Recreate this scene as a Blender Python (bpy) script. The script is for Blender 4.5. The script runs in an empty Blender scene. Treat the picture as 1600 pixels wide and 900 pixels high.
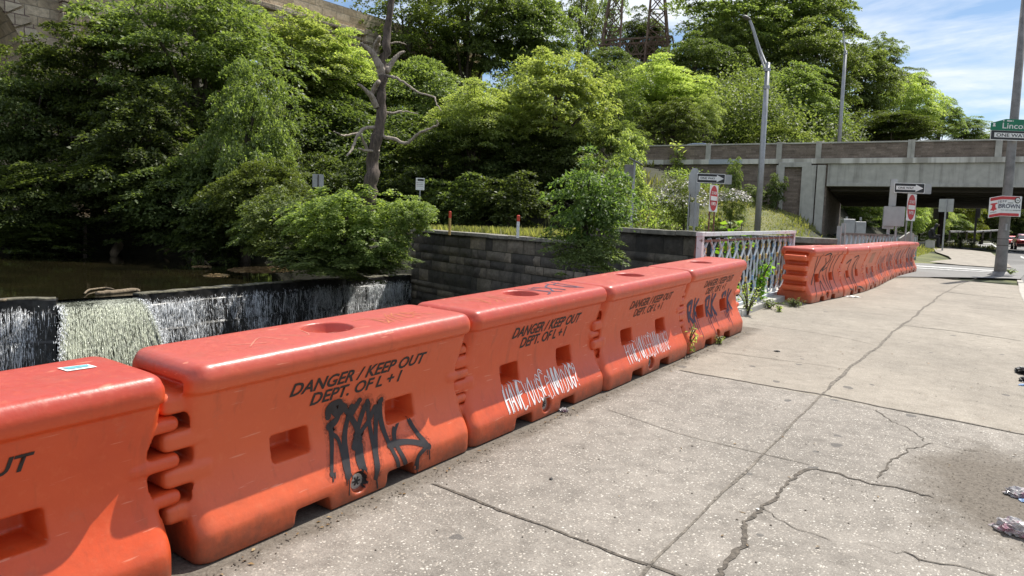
import bpy, bmesh, math, random
import numpy as np
from mathutils import Vector, Matrix
from mathutils.bvhtree import BVHTree
from mathutils.geometry import delaunay_2d_cdt
C = bpy.context.scene
COL = C.collection
PI = math.pi

# ------------------------------------------------------------------ camera, sky, sun, exposure
F, CX, CY = 1130.0, 800.0, 450.0
ROLL, HC, EYE = .037, 358.0, 1.75
PITCH = math.atan((450 - HC) / F * math.cos(ROLL))
YAW = math.radians(35.227)
def camvec(v):
    c, s = math.cos(ROLL), math.sin(ROLL)
    v = (c*v[0] - s*v[1], s*v[0] + c*v[1], v[2])
    ct, st = math.cos(PITCH), math.sin(PITCH)
    fw = -v[2]*ct + v[1]*st
    up = v[1]*ct + v[2]*st
    c, s = math.cos(YAW), math.sin(YAW)
    return Vector((v[0]*c - fw*s, v[0]*s + fw*c, up))
cam_d = bpy.data.cameras.new('camera'); cam = bpy.data.objects.new('camera', cam_d); COL.objects.link(cam)
cr, cu, cb = camvec((1, 0, 0)), camvec((0, 1, 0)), camvec((0, 0, 1))
cam.matrix_world = Matrix(((cr.x, cu.x, cb.x, 0), (cr.y, cu.y, cb.y, 0), (cr.z, cu.z, cb.z, EYE), (0, 0, 0, 1)))
cam_d.sensor_width = 36; cam_d.lens = 36*F/1600; cam_d.clip_start = .05; cam_d.clip_end = 3000
C.camera = cam
SUN_AZ, SUN_EL = math.radians(10), math.radians(59)
sl = bpy.data.lights.new('sun', 'SUN'); sl.energy = 5.0; sl.angle = math.radians(.53); sl.color = (1, .95, .87)
so = bpy.data.objects.new('sun', sl); COL.objects.link(so)
sd = Vector((math.sin(SUN_AZ)*math.cos(SUN_EL), math.cos(SUN_AZ)*math.cos(SUN_EL), math.sin(SUN_EL)))
so.rotation_euler = sd.to_track_quat('Z', 'Y').to_euler(); so.location = (0, 0, 60)
C.view_settings.view_transform = 'Standard'; C.view_settings.look = 'None'
C.view_settings.exposure = 0.5; C.view_settings.gamma = 1
C.cycles.max_bounces = 6; C.cycles.transparent_max_bounces = 8
C.cycles.caustics_reflective = False; C.cycles.caustics_refractive = False
SKY_STRENGTH = .088

class G:
    """small node-graph builder"""
    def __init__(s, nt): s.nt = nt
    def n(s, t, ins=None, **kw):
        nd = s.nt.nodes.new(t)
        for k, v in kw.items(): setattr(nd, k, v)
        for k, v in (ins or {}).items():
            sk = nd.inputs[k]
            if isinstance(v, bpy.types.NodeSocket): s.nt.links.new(v, sk)
            else: sk.default_value = v
        return nd
    def math(s, op, a, b=0.0, clamp=False):
        return s.n('ShaderNodeMath', {0: a, 1: b}, operation=op, use_clamp=clamp).outputs[0]
    def mix(s, f, a, b, bt='MIX'):
        nd = s.n('ShaderNodeMix', None, data_type='RGBA', blend_type=bt)
        for k, v in ((0, f), (6, a), (7, b)):
            if isinstance(v, bpy.types.NodeSocket): s.nt.links.new(v, nd.inputs[k])
            else: nd.inputs[k].default_value = v if k == 0 else (v[0], v[1], v[2], 1)
        return nd.outputs[2]
    def ramp(s, f, stops, interp='LINEAR'):
        nd = s.n('ShaderNodeValToRGB', {0: f}); r = nd.color_ramp; r.interpolation = interp
        while len(r.elements) < len(stops): r.elements.new(.5)
        for e, (p, c) in zip(r.elements, stops):
            e.position = p; e.color = (c, c, c, 1) if isinstance(c, (int, float)) else (c[0], c[1], c[2], 1)
        return nd.outputs[0]
    def noise(s, vec, scale, detail=4, rough=.55, dist=0, out=0):
        return s.n('ShaderNodeTexNoise', {'Vector': vec, 'Scale': scale, 'Detail': detail, 'Roughness': rough, 'Distortion': dist}).outputs[out]
    def mapping(s, vec, scale=(1, 1, 1), loc=(0, 0, 0), rot=(0, 0, 0)):
        return s.n('ShaderNodeMapping', {'Vector': vec, 'Scale': scale, 'Location': loc, 'Rotation': rot}).outputs[0]
    def bump(s, h, strength=.3, dist=.02, normal=None):
        i = {'Height': h, 'Strength': strength, 'Distance': dist}
        if normal is not None: i['Normal'] = normal
        return s.n('ShaderNodeBump', i).outputs[0]

w = bpy.data.worlds.new('World'); C.world = w; w.use_nodes = True
nt = w.node_tree; nt.nodes.clear(); g = G(nt)
sky = g.n('ShaderNodeTexSky', None, sky_type='NISHITA'); sky.sun_disc = False
sky.sun_elevation = SUN_EL; sky.sun_rotation = SUN_AZ; sky.air_density = 1.1; sky.dust_density = .3; sky.ozone_density = 3.5
tc = g.n('ShaderNodeTexCoord').outputs['Generated']
sx = g.n('ShaderNodeSeparateXYZ', {0: tc})
den = g.math('ADD', g.math('MAXIMUM', sx.outputs[2], 0), .22)
uv = g.n('ShaderNodeCombineXYZ', {0: g.math('DIVIDE', sx.outputs[0], den), 1: g.math('DIVIDE', sx.outputs[1], den), 2: 0.0}).outputs[0]
c1 = g.noise(g.mapping(uv, (1.1, 2.6, 1), (3.1, 1.7, 0), (0, 0, .5)), 1.5, 8, .6, .35)
c2 = g.noise(g.mapping(uv, (.7, .9, 1), (7.3, 2.2, 0)), .9, 3, .5)
cl = g.ramp(g.math('ADD', g.math('MULTIPLY', c1, .62), g.math('MULTIPLY', c2, .5)), ((.45, 0.0), (.54, .42), (.63, .97)))
skc = g.mix(cl, sky.outputs[0], (8.4, 8.8, 9.4))
bg = g.n('ShaderNodeBackground', {0: skc, 1: SKY_STRENGTH})
out = g.n('ShaderNodeOutputWorld'); nt.links.new(bg.outputs[0], out.inputs[0])

# ------------------------------------------------------------------ measuring helpers
def ray(px, py): return camvec((px - CX, -(py - CY), -F)) / F
def at(px, py, depth):
    """the point seen at a pixel of the photograph, depth metres along the view axis"""
    p = ray(px, py)*depth; p.z += EYE; return p
KY = np.array([-40, 0, 9, 12.5, 16, 20, 25.4, 30, 38, 47, 60, 80, 120, 300.])
KP = np.array([-3.75, -1.75, -1.30, -1.14, -1.10, -1.045, -.965, -.84, -.58, -.34, -.27, -.2, .1, 1.5]) + EYE
def gz(x, y):
    """height of the street and the pavement"""
    x = np.asarray(x, float); y = np.asarray(y, float)
    z = (np.interp(y - 1.2, KY, KP) + np.interp(y + 1.2, KY, KP) + np.interp(y, KY, KP))/3
    return z - .0323*np.clip(x, -5, 1)
def gzf(x, y): return float(gz(x, y))
def gpt(px, py):
    """street point under a pixel"""
    r = ray(px, py); lo, hi = .5, 400.
    f = lambda t: EYE + r.z*t - gzf(r.x*t, r.y*t)
    t = 1.0
    while f(t) > 0 and t < 300: t *= 1.02
    lo, hi = t/1.02, t
    for _ in range(30):
        m = (lo + hi)/2
        if f(m) > 0: lo = m
        else: hi = m
    return Vector((r.x*lo, r.y*lo, gzf(r.x*lo, r.y*lo)))
def sst(t): t = np.clip(t, 0, 1); return t*t*(3 - 2*t)

# ------------------------------------------------------------------ mesh helpers
class MB:
    """collects shapes and links them as ONE mesh object"""
    def __init__(s): s.v = []; s.f = []
    def add(s, vs, fs):
        o = len(s.v); s.v += [tuple(p) for p in vs]; s.f += [tuple(i + o for i in f) for f in fs]
    def box(s, c, sz, rot=None, bev=0.0):
        x, y, z = sz[0]/2, sz[1]/2, sz[2]/2
        if bev:
            b = bev; vs = []; 
            bm = bmesh.new(); bmesh.ops.create_cube(bm, size=1)
            for v in bm.verts: v.co = Vector((v.co.x*sz[0], v.co.y*sz[1], v.co.z*sz[2]))
            bmesh.ops.bevel(bm, geom=bm.edges[:], offset=b, segments=2, affect='EDGES', profile=.5)
            bm.verts.index_update()
            vs = [v.co.copy() for v in bm.verts]; fs = [[v.index for v in f.verts] for f in bm.faces]; bm.free()
        else:
            vs = [Vector((i*x, j*y, k*z)) for k in (-1, 1) for j in (-1, 1) for i in (-1, 1)]
            fs = [(0, 2, 3, 1), (4, 5, 7, 6), (0, 1, 5, 4), (2, 6, 7, 3), (0, 4, 6, 2), (1, 3, 7, 5)]
        c = Vector(c)
        if rot is not None: vs = [rot @ p for p in vs]
        s.add([p + c for p in vs], fs)
    def bar(s, a, b, wd, dp=None):
        """box bar between two points"""
        a, b = Vector(a), Vector(b); d = b - a; L = d.length
        q = d.to_track_quat('Z', 'Y').to_matrix()
        s.box((a + b)/2, (wd, dp or wd, L), q)
    def tube(s, pts, rad, n=8, caps=True):
        pts = [Vector(p) for p in pts]
        if not hasattr(rad, '__len__'): rad = [rad]*len(pts)
        rings = []; up = None; o = len(s.v)
        for i, p in enumerate(pts):
            d = (pts[min(i+1, len(pts)-1)] - pts[max(i-1, 0)])
            if d.length < 1e-6: d = Vector((0, 0, 1))
            d.normalize()
            if up is None: up = d.orthogonal().normalized()
            else:
                up = up - d*up.dot(d)
                if up.length < 1e-4: up = d.orthogonal()
                up.normalize()
            sd_ = d.cross(up)
            for k in range(n):
                a = 2*PI*k/n; s.v.append(tuple(p + (up*math.cos(a) + sd_*math.sin(a))*rad[i]))
        for i in range(len(pts)-1):
            for k in range(n):
                s.f.append((o+i*n+k, o+i*n+(k+1) % n, o+(i+1)*n+(k+1) % n, o+(i+1)*n+k))
        if caps:
            s.f.append(tuple(o+k for k in reversed(range(n)))); s.f.append(tuple(o+(len(pts)-1)*n+k for k in range(n)))
    def prism(s, poly, a, b, plane='xz'):
        """polygon (2-D) extruded from a to b along the third axis"""
        m = {'xz': lambda u, v, t: (u, t, v), 'xy': lambda u, v, t: (u, v, t), 'yz': lambda u, v, t: (t, u, v)}[plane]
        n = len(poly)
        vs = [m(u, v, a) for u, v in poly] + [m(u, v, b) for u, v in poly]
        s.add(vs, [tuple(range(n)), tuple(range(2*n-1, n-1, -1))] + [(i, n+i, n+(i+1) % n, (i+1) % n) for i in range(n)])
    def build(s, name, m, parent=None, smooth=False, loc=None):
        me = bpy.data.meshes.new(name); me.from_pydata(s.v, [], s.f); me.update()
        bm = bmesh.new(); bm.from_mesh(me); bmesh.ops.recalc_face_normals(bm, faces=bm.faces[:]); bm.to_mesh(me); bm.free()
        return link(name, me, m, parent, smooth, loc)
def link(name, me, m, parent=None, smooth=False, loc=None):
    if m is not None and len(me.materials) == 0: me.materials.append(m)
    if smooth: me.polygons.foreach_set('use_smooth', [True]*len(me.polygons))
    o = bpy.data.objects.new(name, me); COL.objects.link(o)
    if parent is not None: o.parent = parent
    if loc is not None: o.location = loc
    return o
def np_mesh(name, V, Fq):
    """mesh from numpy verts (n,3) and faces (m,k)"""
    me = bpy.data.meshes.new(name); k = Fq.shape[1]
    me.vertices.add(len(V)); me.vertices.foreach_set('co', np.ascontiguousarray(V, np.float32).ravel())
    me.loops.add(Fq.size); me.loops.foreach_set('vertex_index', np.ascontiguousarray(Fq, np.int32).ravel())
    me.polygons.add(len(Fq)); me.polygons.foreach_set('loop_start', np.arange(len(Fq), dtype=np.int32)*k)
    me.update(calc_edges=True); me.validate()
    return me
def tag(o, label=None, cat=None, group=None, kind=None):
    if label: o['label'] = label
    if cat: o['category'] = cat
    if group: o['group'] = group
    if kind: o['kind'] = kind
    return o
def thing(name, label, cat, loc=(0, 0, 0), rz=0.0, group=None):
    o = bpy.data.objects.new(name, None); COL.objects.link(o); o.empty_display_size = .2
    o.location = loc; o.rotation_euler = (0, 0, rz); return tag(o, label, cat, group)
def grid_sheet(name, xs, ys, zf, m, kind='structure', smooth=True):
    X, Y = np.meshgrid(xs, ys, indexing='ij'); Z = zf(X, Y)
    V = np.stack([X, Y, Z], -1).reshape(-1, 3); a, b = len(xs), len(ys)
    I = np.arange(a*b).reshape(a, b)
    Fq = np.stack([I[:-1, :-1], I[1:, :-1], I[1:, 1:], I[:-1, 1:]], -1).reshape(-1, 4)
    return tag(link(name, np_mesh(name, V, Fq), m, None, smooth), kind=kind)
def catmull(P, n=8):
    P = [np.array(p, float) for p in P]; out = []
    for i in range(len(P)-1):
        p0, p1, p2, p3 = P[max(i-1, 0)], P[i], P[i+1], P[min(i+2, len(P)-1)]
        for k in range(n):
            t = k/n
            out.append(.5*((2*p1) + (p2-p0)*t + (2*p0-5*p1+4*p2-p3)*t*t + (3*p1-p0-3*p2+p3)*t**3))
    out.append(P[-1]); return out

# ------------------------------------------------------------------ materials
def mat(name, fn, **kw):
    m = bpy.data.materials.new(name); m.use_nodes = True; nt = m.node_tree; nt.nodes.clear(); g = G(nt)
    o = g.n('ShaderNodeOutputMaterial'); sh = fn(g, **kw); nt.links.new(sh, o.inputs[0]); return m
def P(g, col, rough=.6, normal=None, **kw):
    i = {'Base Color': col if isinstance(col, bpy.types.NodeSocket) else (col[0], col[1], col[2], 1), 'Roughness': rough}
    if normal is not None: i['Normal'] = normal
    for k, v in kw.items(): i[k.replace('_', ' ')] = v
    return g.n('ShaderNodeBsdfPrincipled', i).outputs[0]
def obj_co(g): return g.n('ShaderNodeTexCoord').outputs['Object']
def plain(name, col, rough=.5, var=.12, sc=8.0, metal=0.0, bump=0.0):
    def fn(g):
        v = obj_co(g); nz = g.noise(v, sc, 5, .6)
        k = g.ramp(nz, ((.3, 1-var*1.5), (.7, 1+var)))
        c = g.mix(1.0, col, k, 'MULTIPLY')
        return P(g, c, rough, g.bump(nz, bump, .01) if bump else None, Metallic=metal)
    return mat(name, fn)
def leafmat(name, c1, c2, c3, trans=.38, tcol=None):
    def fn(g):
        geo = g.n('ShaderNodeNewGeometry'); oi = g.n('ShaderNodeObjectInfo'); v = obj_co(g)
        r = geo.outputs['Random Per Island']
        cl = g.noise(v, 3.0, 2)
        k = g.math('ADD', g.math('MULTIPLY', r, .55), g.math('MULTIPLY', cl, .5))
        c = g.ramp(k, ((.25, c1), (.5, c2), (.8, c3)))
        hs = g.n('ShaderNodeHueSaturation', {'Hue': g.math('ADD', .5, g.math('MULTIPLY', g.math('SUBTRACT', oi.outputs['Random'], .5), .014)),
                 'Saturation': 1.0, 'Value': g.math('ADD', .85, g.math('MULTIPLY', oi.outputs['Random'], .35)), 'Color': c}).outputs[0]
        p = P(g, hs, .5, Specular_IOR_Level=.3)
        tcc = g.mix(1.0, hs, tcol or (1.7, 1.75, .8), 'MULTIPLY')
        t = g.n('ShaderNodeBsdfTranslucent', {0: tcc}).outputs[0]
        return g.n('ShaderNodeMixShader', {0: trans, 1: p, 2: t}).outputs[0]
    return mat(name, fn)
M = {}
M['leaf_shaded'] = leafmat('shade-darkened green leaves', (.047, .065, .022), (.081, .110, .034), (.131, .165, .056), .45)  # dark green, with the shade of thicket and understorey worked into the colour
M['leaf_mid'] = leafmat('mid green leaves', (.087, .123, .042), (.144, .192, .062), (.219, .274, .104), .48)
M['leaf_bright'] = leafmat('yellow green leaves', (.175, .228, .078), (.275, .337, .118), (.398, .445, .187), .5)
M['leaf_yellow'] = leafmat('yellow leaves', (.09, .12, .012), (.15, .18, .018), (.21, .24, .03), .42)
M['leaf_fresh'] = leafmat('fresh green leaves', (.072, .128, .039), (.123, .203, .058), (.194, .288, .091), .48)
M['leaf_grey'] = leafmat('grey green leaves', (.073, .100, .025), (.114, .151, .040), (.182, .223, .063), .38)
M['leaf_lime'] = leafmat('lime sapling leaves', (.10, .20, .02), (.16, .29, .035), (.24, .38, .06), .45)
M['ivy'] = leafmat('vine leaves', (.112, .168, .047), (.203, .269, .081), (.326, .393, .149), .48)
M['petal'] = plain('white rose petals', (.55, .52, .48), .6)
M['grass'] = leafmat('grass blades', (.15, .175, .05), (.235, .24, .08), (.33, .31, .14), .38)
def bark_fn(g, a=(.035, .026, .02), b=(.12, .095, .075)):
    v = obj_co(g); nz = g.noise(g.mapping(v, (6, 6, 1.2)), 3, 8, .65, .6)
    return P(g, g.ramp(nz, ((.3, a), (.7, b))), .9, g.bump(nz, .6, .05))
M['bark'] = mat('brown bark', bark_fn)
M['snag_bark'] = mat('dark peeling bark', bark_fn, a=(.025, .019, .015), b=(.16, .122, .095))
M['deadwood'] = mat('bleached dead wood', bark_fn, a=(.15, .115, .09), b=(.50, .43, .35))
M['driftwood'] = mat('brown drift wood', bark_fn, a=(.10, .075, .05), b=(.26, .20, .13))

def land_fn(g):
    v = obj_co(g)
    n1 = g.noise(v, .35, 6, .6); n2 = g.noise(v, 6, 6, .7)
    c = g.ramp(n1, ((.38, (.020, .026, .010)), (.5, (.11, .125, .042)), (.62, (.17, .17, .065))))
    c = g.mix(g.ramp(n2, ((.45, 0.0), (.75, .6))), c, (.10, .085, .05))
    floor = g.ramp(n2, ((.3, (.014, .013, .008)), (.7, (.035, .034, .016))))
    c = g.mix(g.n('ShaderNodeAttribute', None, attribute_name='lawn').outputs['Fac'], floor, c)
    return P(g, c, .95, g.bump(n2, .5, .1))
M['land'] = mat('grassy earth', land_fn)
M['bankpath'] = plain('packed grey path', (.17, .155, .13), .95, .2, 3)
def asphalt_fn(g, base=.11):
    v = obj_co(g); n1 = g.noise(v, .6, 5); n2 = g.noise(v, 60, 3, .7)
    k = g.math('ADD', g.ramp(n1, ((.3, base*.8), (.7, base*1.2))), g.ramp(n2, ((.4, -0.0), (.8, base*.5))))
    return P(g, g.mix(1.0, (1.0, .97, .93), k, 'MULTIPLY'), .85, g.bump(n2, .3, .01))
M['asphalt'] = mat('worn asphalt', asphalt_fn)
M['asphalt_pale'] = mat('pale worn asphalt', asphalt_fn, base=.24)
M['asphalt_patch'] = mat('grey asphalt patch', asphalt_fn, base=.15)
M['roadpaint'] = plain('white road paint', (.46, .455, .44), .7, .35, 9)
M['crack'] = plain('crack dirt', (.10, .085, .068), .95, .5, 40)
M['joint'] = plain('joint dirt', (.16, .14, .115), .95, .5, 30)
M['concrete'] = plain('weathered concrete', (.44, .425, .385), .85, .22, 1.2, bump=.2)
M['kerb'] = plain('kerb concrete', (.36, .335, .295), .85, .2, 4, bump=.2)

DIRT = gpt(1590, 775)
JA, JB = gpt(1080, 582), gpt(1600, 678)
jd = (JB - JA).xy.normalized(); JN = Vector((-jd.y, jd.x)); JOFF = -JN.dot(JA.xy)
def walk_fn(g):
    v = obj_co(g); s = g.n('ShaderNodeSeparateXYZ', {0: v}); x, y = s.outputs[0], s.outputs[1]
    far = g.math('ADD', g.math('ADD', g.math('MULTIPLY', x, JN.x), g.math('MULTIPLY', y, JN.y)), JOFF)
    far = g.math('GREATER_THAN', far, 0.0)
    big = g.noise(v, .9, 5, .6); mid = g.noise(v, 7, 5, .65); fine = g.noise(v, 90, 4, .7)
    near_c = g.ramp(mid, ((.25, (.15, .134, .116)), (.5, (.222, .200, .174)), (.8, (.292, .265, .232))))
    far_c = g.ramp(mid, ((.25, (.205, .180, .147)), (.5, (.255, .226, .187)), (.8, (.30, .268, .224))))
    c = g.mix(far, near_c, far_c)
    c = g.mix(1.0, c, g.ramp(big, ((.3, .82), (.7, 1.14))), 'MULTIPLY')
    c = g.mix(1.0, c, g.ramp(fine, ((.3, .66), (.5, 1.0), (.75, 1.25))), 'MULTIPLY')
    # exposed aggregate: pale and dark pebbles of different sizes
    def peb(scale, thr, pick, ch):
        vo = g.n('ShaderNodeTexVoronoi', {'Vector': g.mapping(v, (1, 1, 1)), 'Scale': scale, 'Randomness': 1.0}, voronoi_dimensions='3D')
        cs = g.n('ShaderNodeSeparateColor', {0: vo.outputs['Color']})
        a = g.math('LESS_THAN', vo.outputs['Distance'], g.math('MULTIPLY', cs.outputs[1], thr))
        return g.math('MULTIPLY', a, g.math('GREATER_THAN', cs.outputs[ch], pick)), cs.outputs[2]
    dens = g.math('SUBTRACT', 1.0, g.math('MULTIPLY', far, .62))
    a, r = peb(78, .55, .60, 0)
    c = g.mix(g.math('MULTIPLY', g.math('MULTIPLY', a, .85), dens), c, g.ramp(r, ((0., (.34, .305, .26)), (.5, (.46, .42, .36)), (1., (.58, .555, .50)))))
    a, r = peb(140, .6, .5, 0)
    c = g.mix(g.math('MULTIPLY', g.math('MULTIPLY', a, .6), dens), c, g.ramp(r, ((0., (.09, .083, .078)), (.5, (.30, .27, .235)), (1., (.42, .40, .355)))))
    # old gum and oil spots
    vo = g.n('ShaderNodeTexVoronoi', {'Vector': g.n('ShaderNodeVectorMath', {0: v, 1: g.n('ShaderNodeVectorMath', {0: g.noise(v, 6, 3, .5, 0, 1), 3: .12}, operation='SCALE').outputs[0]}).outputs[0], 'Scale': 3.4, 'Randomness': 1.0})
    cs = g.n('ShaderNodeSeparateColor', {0: vo.outputs['Color']})
    sp = g.math('MULTIPLY', g.math('LESS_THAN', vo.outputs['Distance'], g.math('MULTIPLY', cs.outputs[0], .15)), g.math('GREATER_THAN', cs.outputs[1], .35))
    c = g.mix(g.math('MULTIPLY', sp, .75), c, (.085, .08, .076))
    # spread of dirt by the kerb
    dv = g.n('ShaderNodeVectorMath', {0: v, 1: (DIRT.x, DIRT.y, 0)}, operation='SUBTRACT').outputs[0]
    dv = g.mapping(dv, (1.25, .78, 0), (0, 0, 0), (0, 0, .0))
    ln = g.n('ShaderNodeVectorMath', {0: dv}, operation='LENGTH').outputs['Value']
    dn = g.math('ADD', ln, g.math('MULTIPLY', g.math('SUBTRACT', g.noise(v, 2.6, 7, .68), .5), 1.15))
    dm = g.ramp(dn, ((.42, .93), (.66, .6), (.86, 0.0)))
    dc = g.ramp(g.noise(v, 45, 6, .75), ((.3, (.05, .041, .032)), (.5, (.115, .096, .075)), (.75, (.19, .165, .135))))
    c = g.mix(dm, c, dc)
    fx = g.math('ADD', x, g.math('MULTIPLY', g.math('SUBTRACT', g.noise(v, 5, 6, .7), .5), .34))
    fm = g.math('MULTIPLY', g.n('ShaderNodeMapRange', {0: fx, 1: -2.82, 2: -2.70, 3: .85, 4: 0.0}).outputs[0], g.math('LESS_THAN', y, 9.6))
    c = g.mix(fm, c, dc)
    h = g.math('ADD', g.math('MULTIPLY', fine, .6), g.math('MULTIPLY', mid, .6))
    return P(g, c, .88, g.bump(h, .45, .006), Specular_IOR_Level=.3)
M['walk'] = mat('exposed aggregate pavement', walk_fn)

def stone_vec(g):
    """object coordinates laid along whichever wall a face belongs to"""
    tcn = g.n('ShaderNodeTexCoord'); s = g.n('ShaderNodeSeparateXYZ', {0: tcn.outputs['Object']})
    nn = g.n('ShaderNodeSeparateXYZ', {0: tcn.outputs['Normal']})
    k = g.math('GREATER_THAN', g.math('ABSOLUTE', nn.outputs[1]), .6)
    u = g.math('ADD', g.math('MULTIPLY', s.outputs[0], k), g.math('MULTIPLY', s.outputs[1], g.math('SUBTRACT', 1.0, k)))
    return g.n('ShaderNodeCombineXYZ', {0: u, 1: s.outputs[2], 2: 0.0}).outputs[0], tcn.outputs['Object']
def masonry(name, c1, c2, mortar, bw, bh, ms=.02, dark=.5, bmp=.7):
    def fn(g):
        uv, ob = stone_vec(g)
        wob = g.n('ShaderNodeVectorMath', {0: uv, 1: g.n('ShaderNodeVectorMath', {0: g.noise(ob, 1.4, 3, .5, 0, 1), 3: .12*bh}, operation='SCALE').outputs[0]}).outputs[0]
        b = g.n('ShaderNodeTexBrick', {'Vector': wob, 'Color1': (0, 0, 0, 1), 'Color2': (1, 1, 1, 1), 'Mortar': (.5, .5, .5, 1), 'Scale': 1.0,
                'Mortar Size': ms, 'Mortar Smooth': .3, 'Brick Width': bw, 'Row Height': bh, 'Bias': 0.0}, offset=.5)
        nz = g.noise(ob, 2.2/bh, 7, .68); st = g.noise(ob, .25/bh, 5, .6)
        c = g.mix(b.outputs[0], c1, c2)
        c = g.mix(1.0, c, g.ramp(nz, ((.25, .55), (.5, 1.0), (.8, 1.35))), 'MULTIPLY')
        c = g.mix(1.0, c, g.ramp(st, ((.3, dark), (.6, 1.1))), 'MULTIPLY')
        c = g.mix(b.outputs[1], c, mortar)
        h = g.math('ADD', g.math('MULTIPLY', nz, 1.0), g.math('MULTIPLY', g.math('SUBTRACT', 1.0, b.outputs[1]), .8))
        return P(g, c, .92, g.bump(h, bmp, .12*bh*2))
    return mat(name, fn)
M['viaduct'] = masonry('viaduct stone', (.44, .34, .225), (.66, .54, .39), (.32, .27, .2), 1.5, .62, .03, .6)
M['viaduct_trim'] = masonry('viaduct trim stone', (.42, .33, .23), (.62, .52, .385), (.2, .135, .115), 1.1, .7, .035, .7)
M['panelbrick'] = masonry('brown panel brick', (.155, .12, .097), (.26, .205, .17), (.19, .16, .13), .62, .13, .012, .7, .4)
def block_fn(g):
    geo = g.n('ShaderNodeNewGeometry'); v = obj_co(g); r = geo.outputs['Random Per Island']
    nz = g.noise(v, 7, 8, .7); st = g.noise(g.mapping(v, (1, 1, .35)), .7, 4, .6)
    c = g.ramp(r, ((0., (.05, .045, .04)), (.5, (.095, .083, .071)), (.8, (.145, .125, .10)), (1., (.22, .185, .145))))
    c = g.mix(1.0, c, g.ramp(nz, ((.25, .5), (.5, 1.), (.8, 1.6))), 'MULTIPLY')
    c = g.mix(g.ramp(st, ((.48, 0.), (.66, .8))), c, (.025, .024, .023))
    return P(g, c, .85, g.bump(nz, .7, .05))
M['block'] = mat('dark creek wall stone', block_fn)
M['coping'] = plain('pale coping stone', (.22, .205, .175), .9, .3, 5, bump=.3)
M['wetstone'] = plain('wet black stone', (.028, .026, .024), .35, .5, 6, bump=.8)
def girder_fn(g):
    v = obj_co(g); s = g.n('ShaderNodeSeparateXYZ', {0: v})
    st = g.noise(g.mapping(v, (1.6, 1, .12)), 1.6, 6, .65); nz = g.noise(v, 2.5, 5)
    c = g.ramp(nz, ((.3, (.36, .35, .32)), (.7, (.47, .46, .42))))
    c = g.mix(g.ramp(st, ((.5, 0.0), (.72, .65))), c, (.13, .125, .11))
    return P(g, c, .8)
M['girder'] = mat('stained concrete girder', girder_fn)
M['coping_stain'] = mat('stained concrete band', lambda g: P(g, g.mix(g.ramp(g.noise(g.mapping(obj_co(g), (1, 1, .05)), 1.3, 3, .6), ((.44, 0.), (.56, .75))), (.62, .60, .55), (.27, .25, .215)), .85))
M['beam_dark'] = plain('dark steel beams', (.07, .06, .05), .8)
M['rust'] = plain('rusted tower steel', (.16, .105, .075), .8, .35, 3)
M['galv'] = plain('galvanised steel', (.33, .335, .34), .42, .12, 5, .55)
M['pole_paint'] = plain('weathered grey pole', (.21, .20, .19), .55, .25, 4, .3)
M['alu_back'] = plain('sign back aluminium', (.36, .365, .365), .45, .12, 3, .4)
M['sign_white'] = plain('sign white', (.78, .78, .76), .45, .06)
M['sign_black'] = plain('sign black', (.018, .018, .02), .45, .1)
M['sign_red'] = plain('sign red', (.52, .03, .035), .45, .1)
M['sign_green'] = plain('street sign green', (.0, .17, .085), .42, .1)
M['sign_grey'] = plain('sign grey print', (.3, .3, .31), .5)
M['navy'] = plain('navy print', (.035, .04, .09), .5)
M['camp_red'] = plain('poster red', (.55, .045, .05), .5, .12)
M['column_dark'] = plain('dark column steel', (.035, .022, .016), .9, .3, 6)
M['orange'] = plain('marker orange', (.75, .22, .03), .5)
M['redcap'] = plain('marker red', (.65, .06, .03), .5)
M['rusty_rail'] = plain('rusty red rail', (.23, .10, .075), .8, .4, 9, .2)
def flaky_fn(g, paint=(.62, .62, .64)):
    v = obj_co(g); nz = g.noise(v, 14, 7, .7)
    c = g.mix(g.ramp(nz, ((.58, 0.), (.66, 1.))), paint, (.17, .10, .07))
    return P(g, c, .65, g.bump(nz, .4, .006))
M['flaky'] = mat('flaking white paint', flaky_fn)
M['flaky_grey'] = mat('flaking grey paint', flaky_fn, paint=(.50, .54, .58))
M['knot_yellow'] = mat('flaking ochre paint', flaky_fn, paint=(.55, .36, .12))
M['knot_blue'] = mat('flaking blue paint', flaky_fn, paint=(.14, .26, .42))
M['black_ink'] = plain('black stencil paint', (.016, .014, .014), .55, .3, 30)
M['ink_brown'] = plain('worn brown stencil paint', (.10, .028, .015), .6, .4, 25)
M['overspray'] = mat('overspray mist', lambda g: g.n('ShaderNodeMixShader', {0: g.ramp(g.noise(obj_co(g), 60, 4, .7), ((.35, .0), (.8, .30))), 1: g.n('ShaderNodeBsdfTransparent').outputs[0], 2: P(g, (.03, .02, .02), .7)}).outputs[0])
M['spray_black'] = plain('black spray paint', (.02, .016, .018), .6, .3, 20)
M['spray_purple'] = plain('purple black spray paint', (.06, .035, .075), .6, .4, 10)
M['spray_white'] = plain('white marker', (.8, .78, .78), .5, .1)
M['spray_grey'] = plain('faded grey spray paint', (.20, .12, .14), .65, .4, 10)
M['pale_patch'] = plain('pale paint patch', (.55, .24, .16), .6, .2, 8)
M['scratch_yellow'] = plain('ochre scratches', (.50, .16, .05), .6, .3, 30)
M['plug'] = plain('grey plug metal', (.46, .44, .41), .5, .35, 40, .4)
M['plug_dark'] = plain('dark plug slot', (.03, .03, .03), .6)
M['teal'] = plain('teal sticker print', (.12, .36, .40), .5, .3, 60)
M['cloth_dark'] = plain('black clothing', (.012, .012, .014), .85, .3, 20)
M['skin'] = plain('dark brown skin', (.07, .04, .028), .6)
M['rubber'] = plain('tyre rubber', (.015, .015, .016), .8)
M['glass'] = mat('car glass', lambda g: P(g, (.03, .035, .04), .05, None, Specular_IOR_Level=.8))
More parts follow.
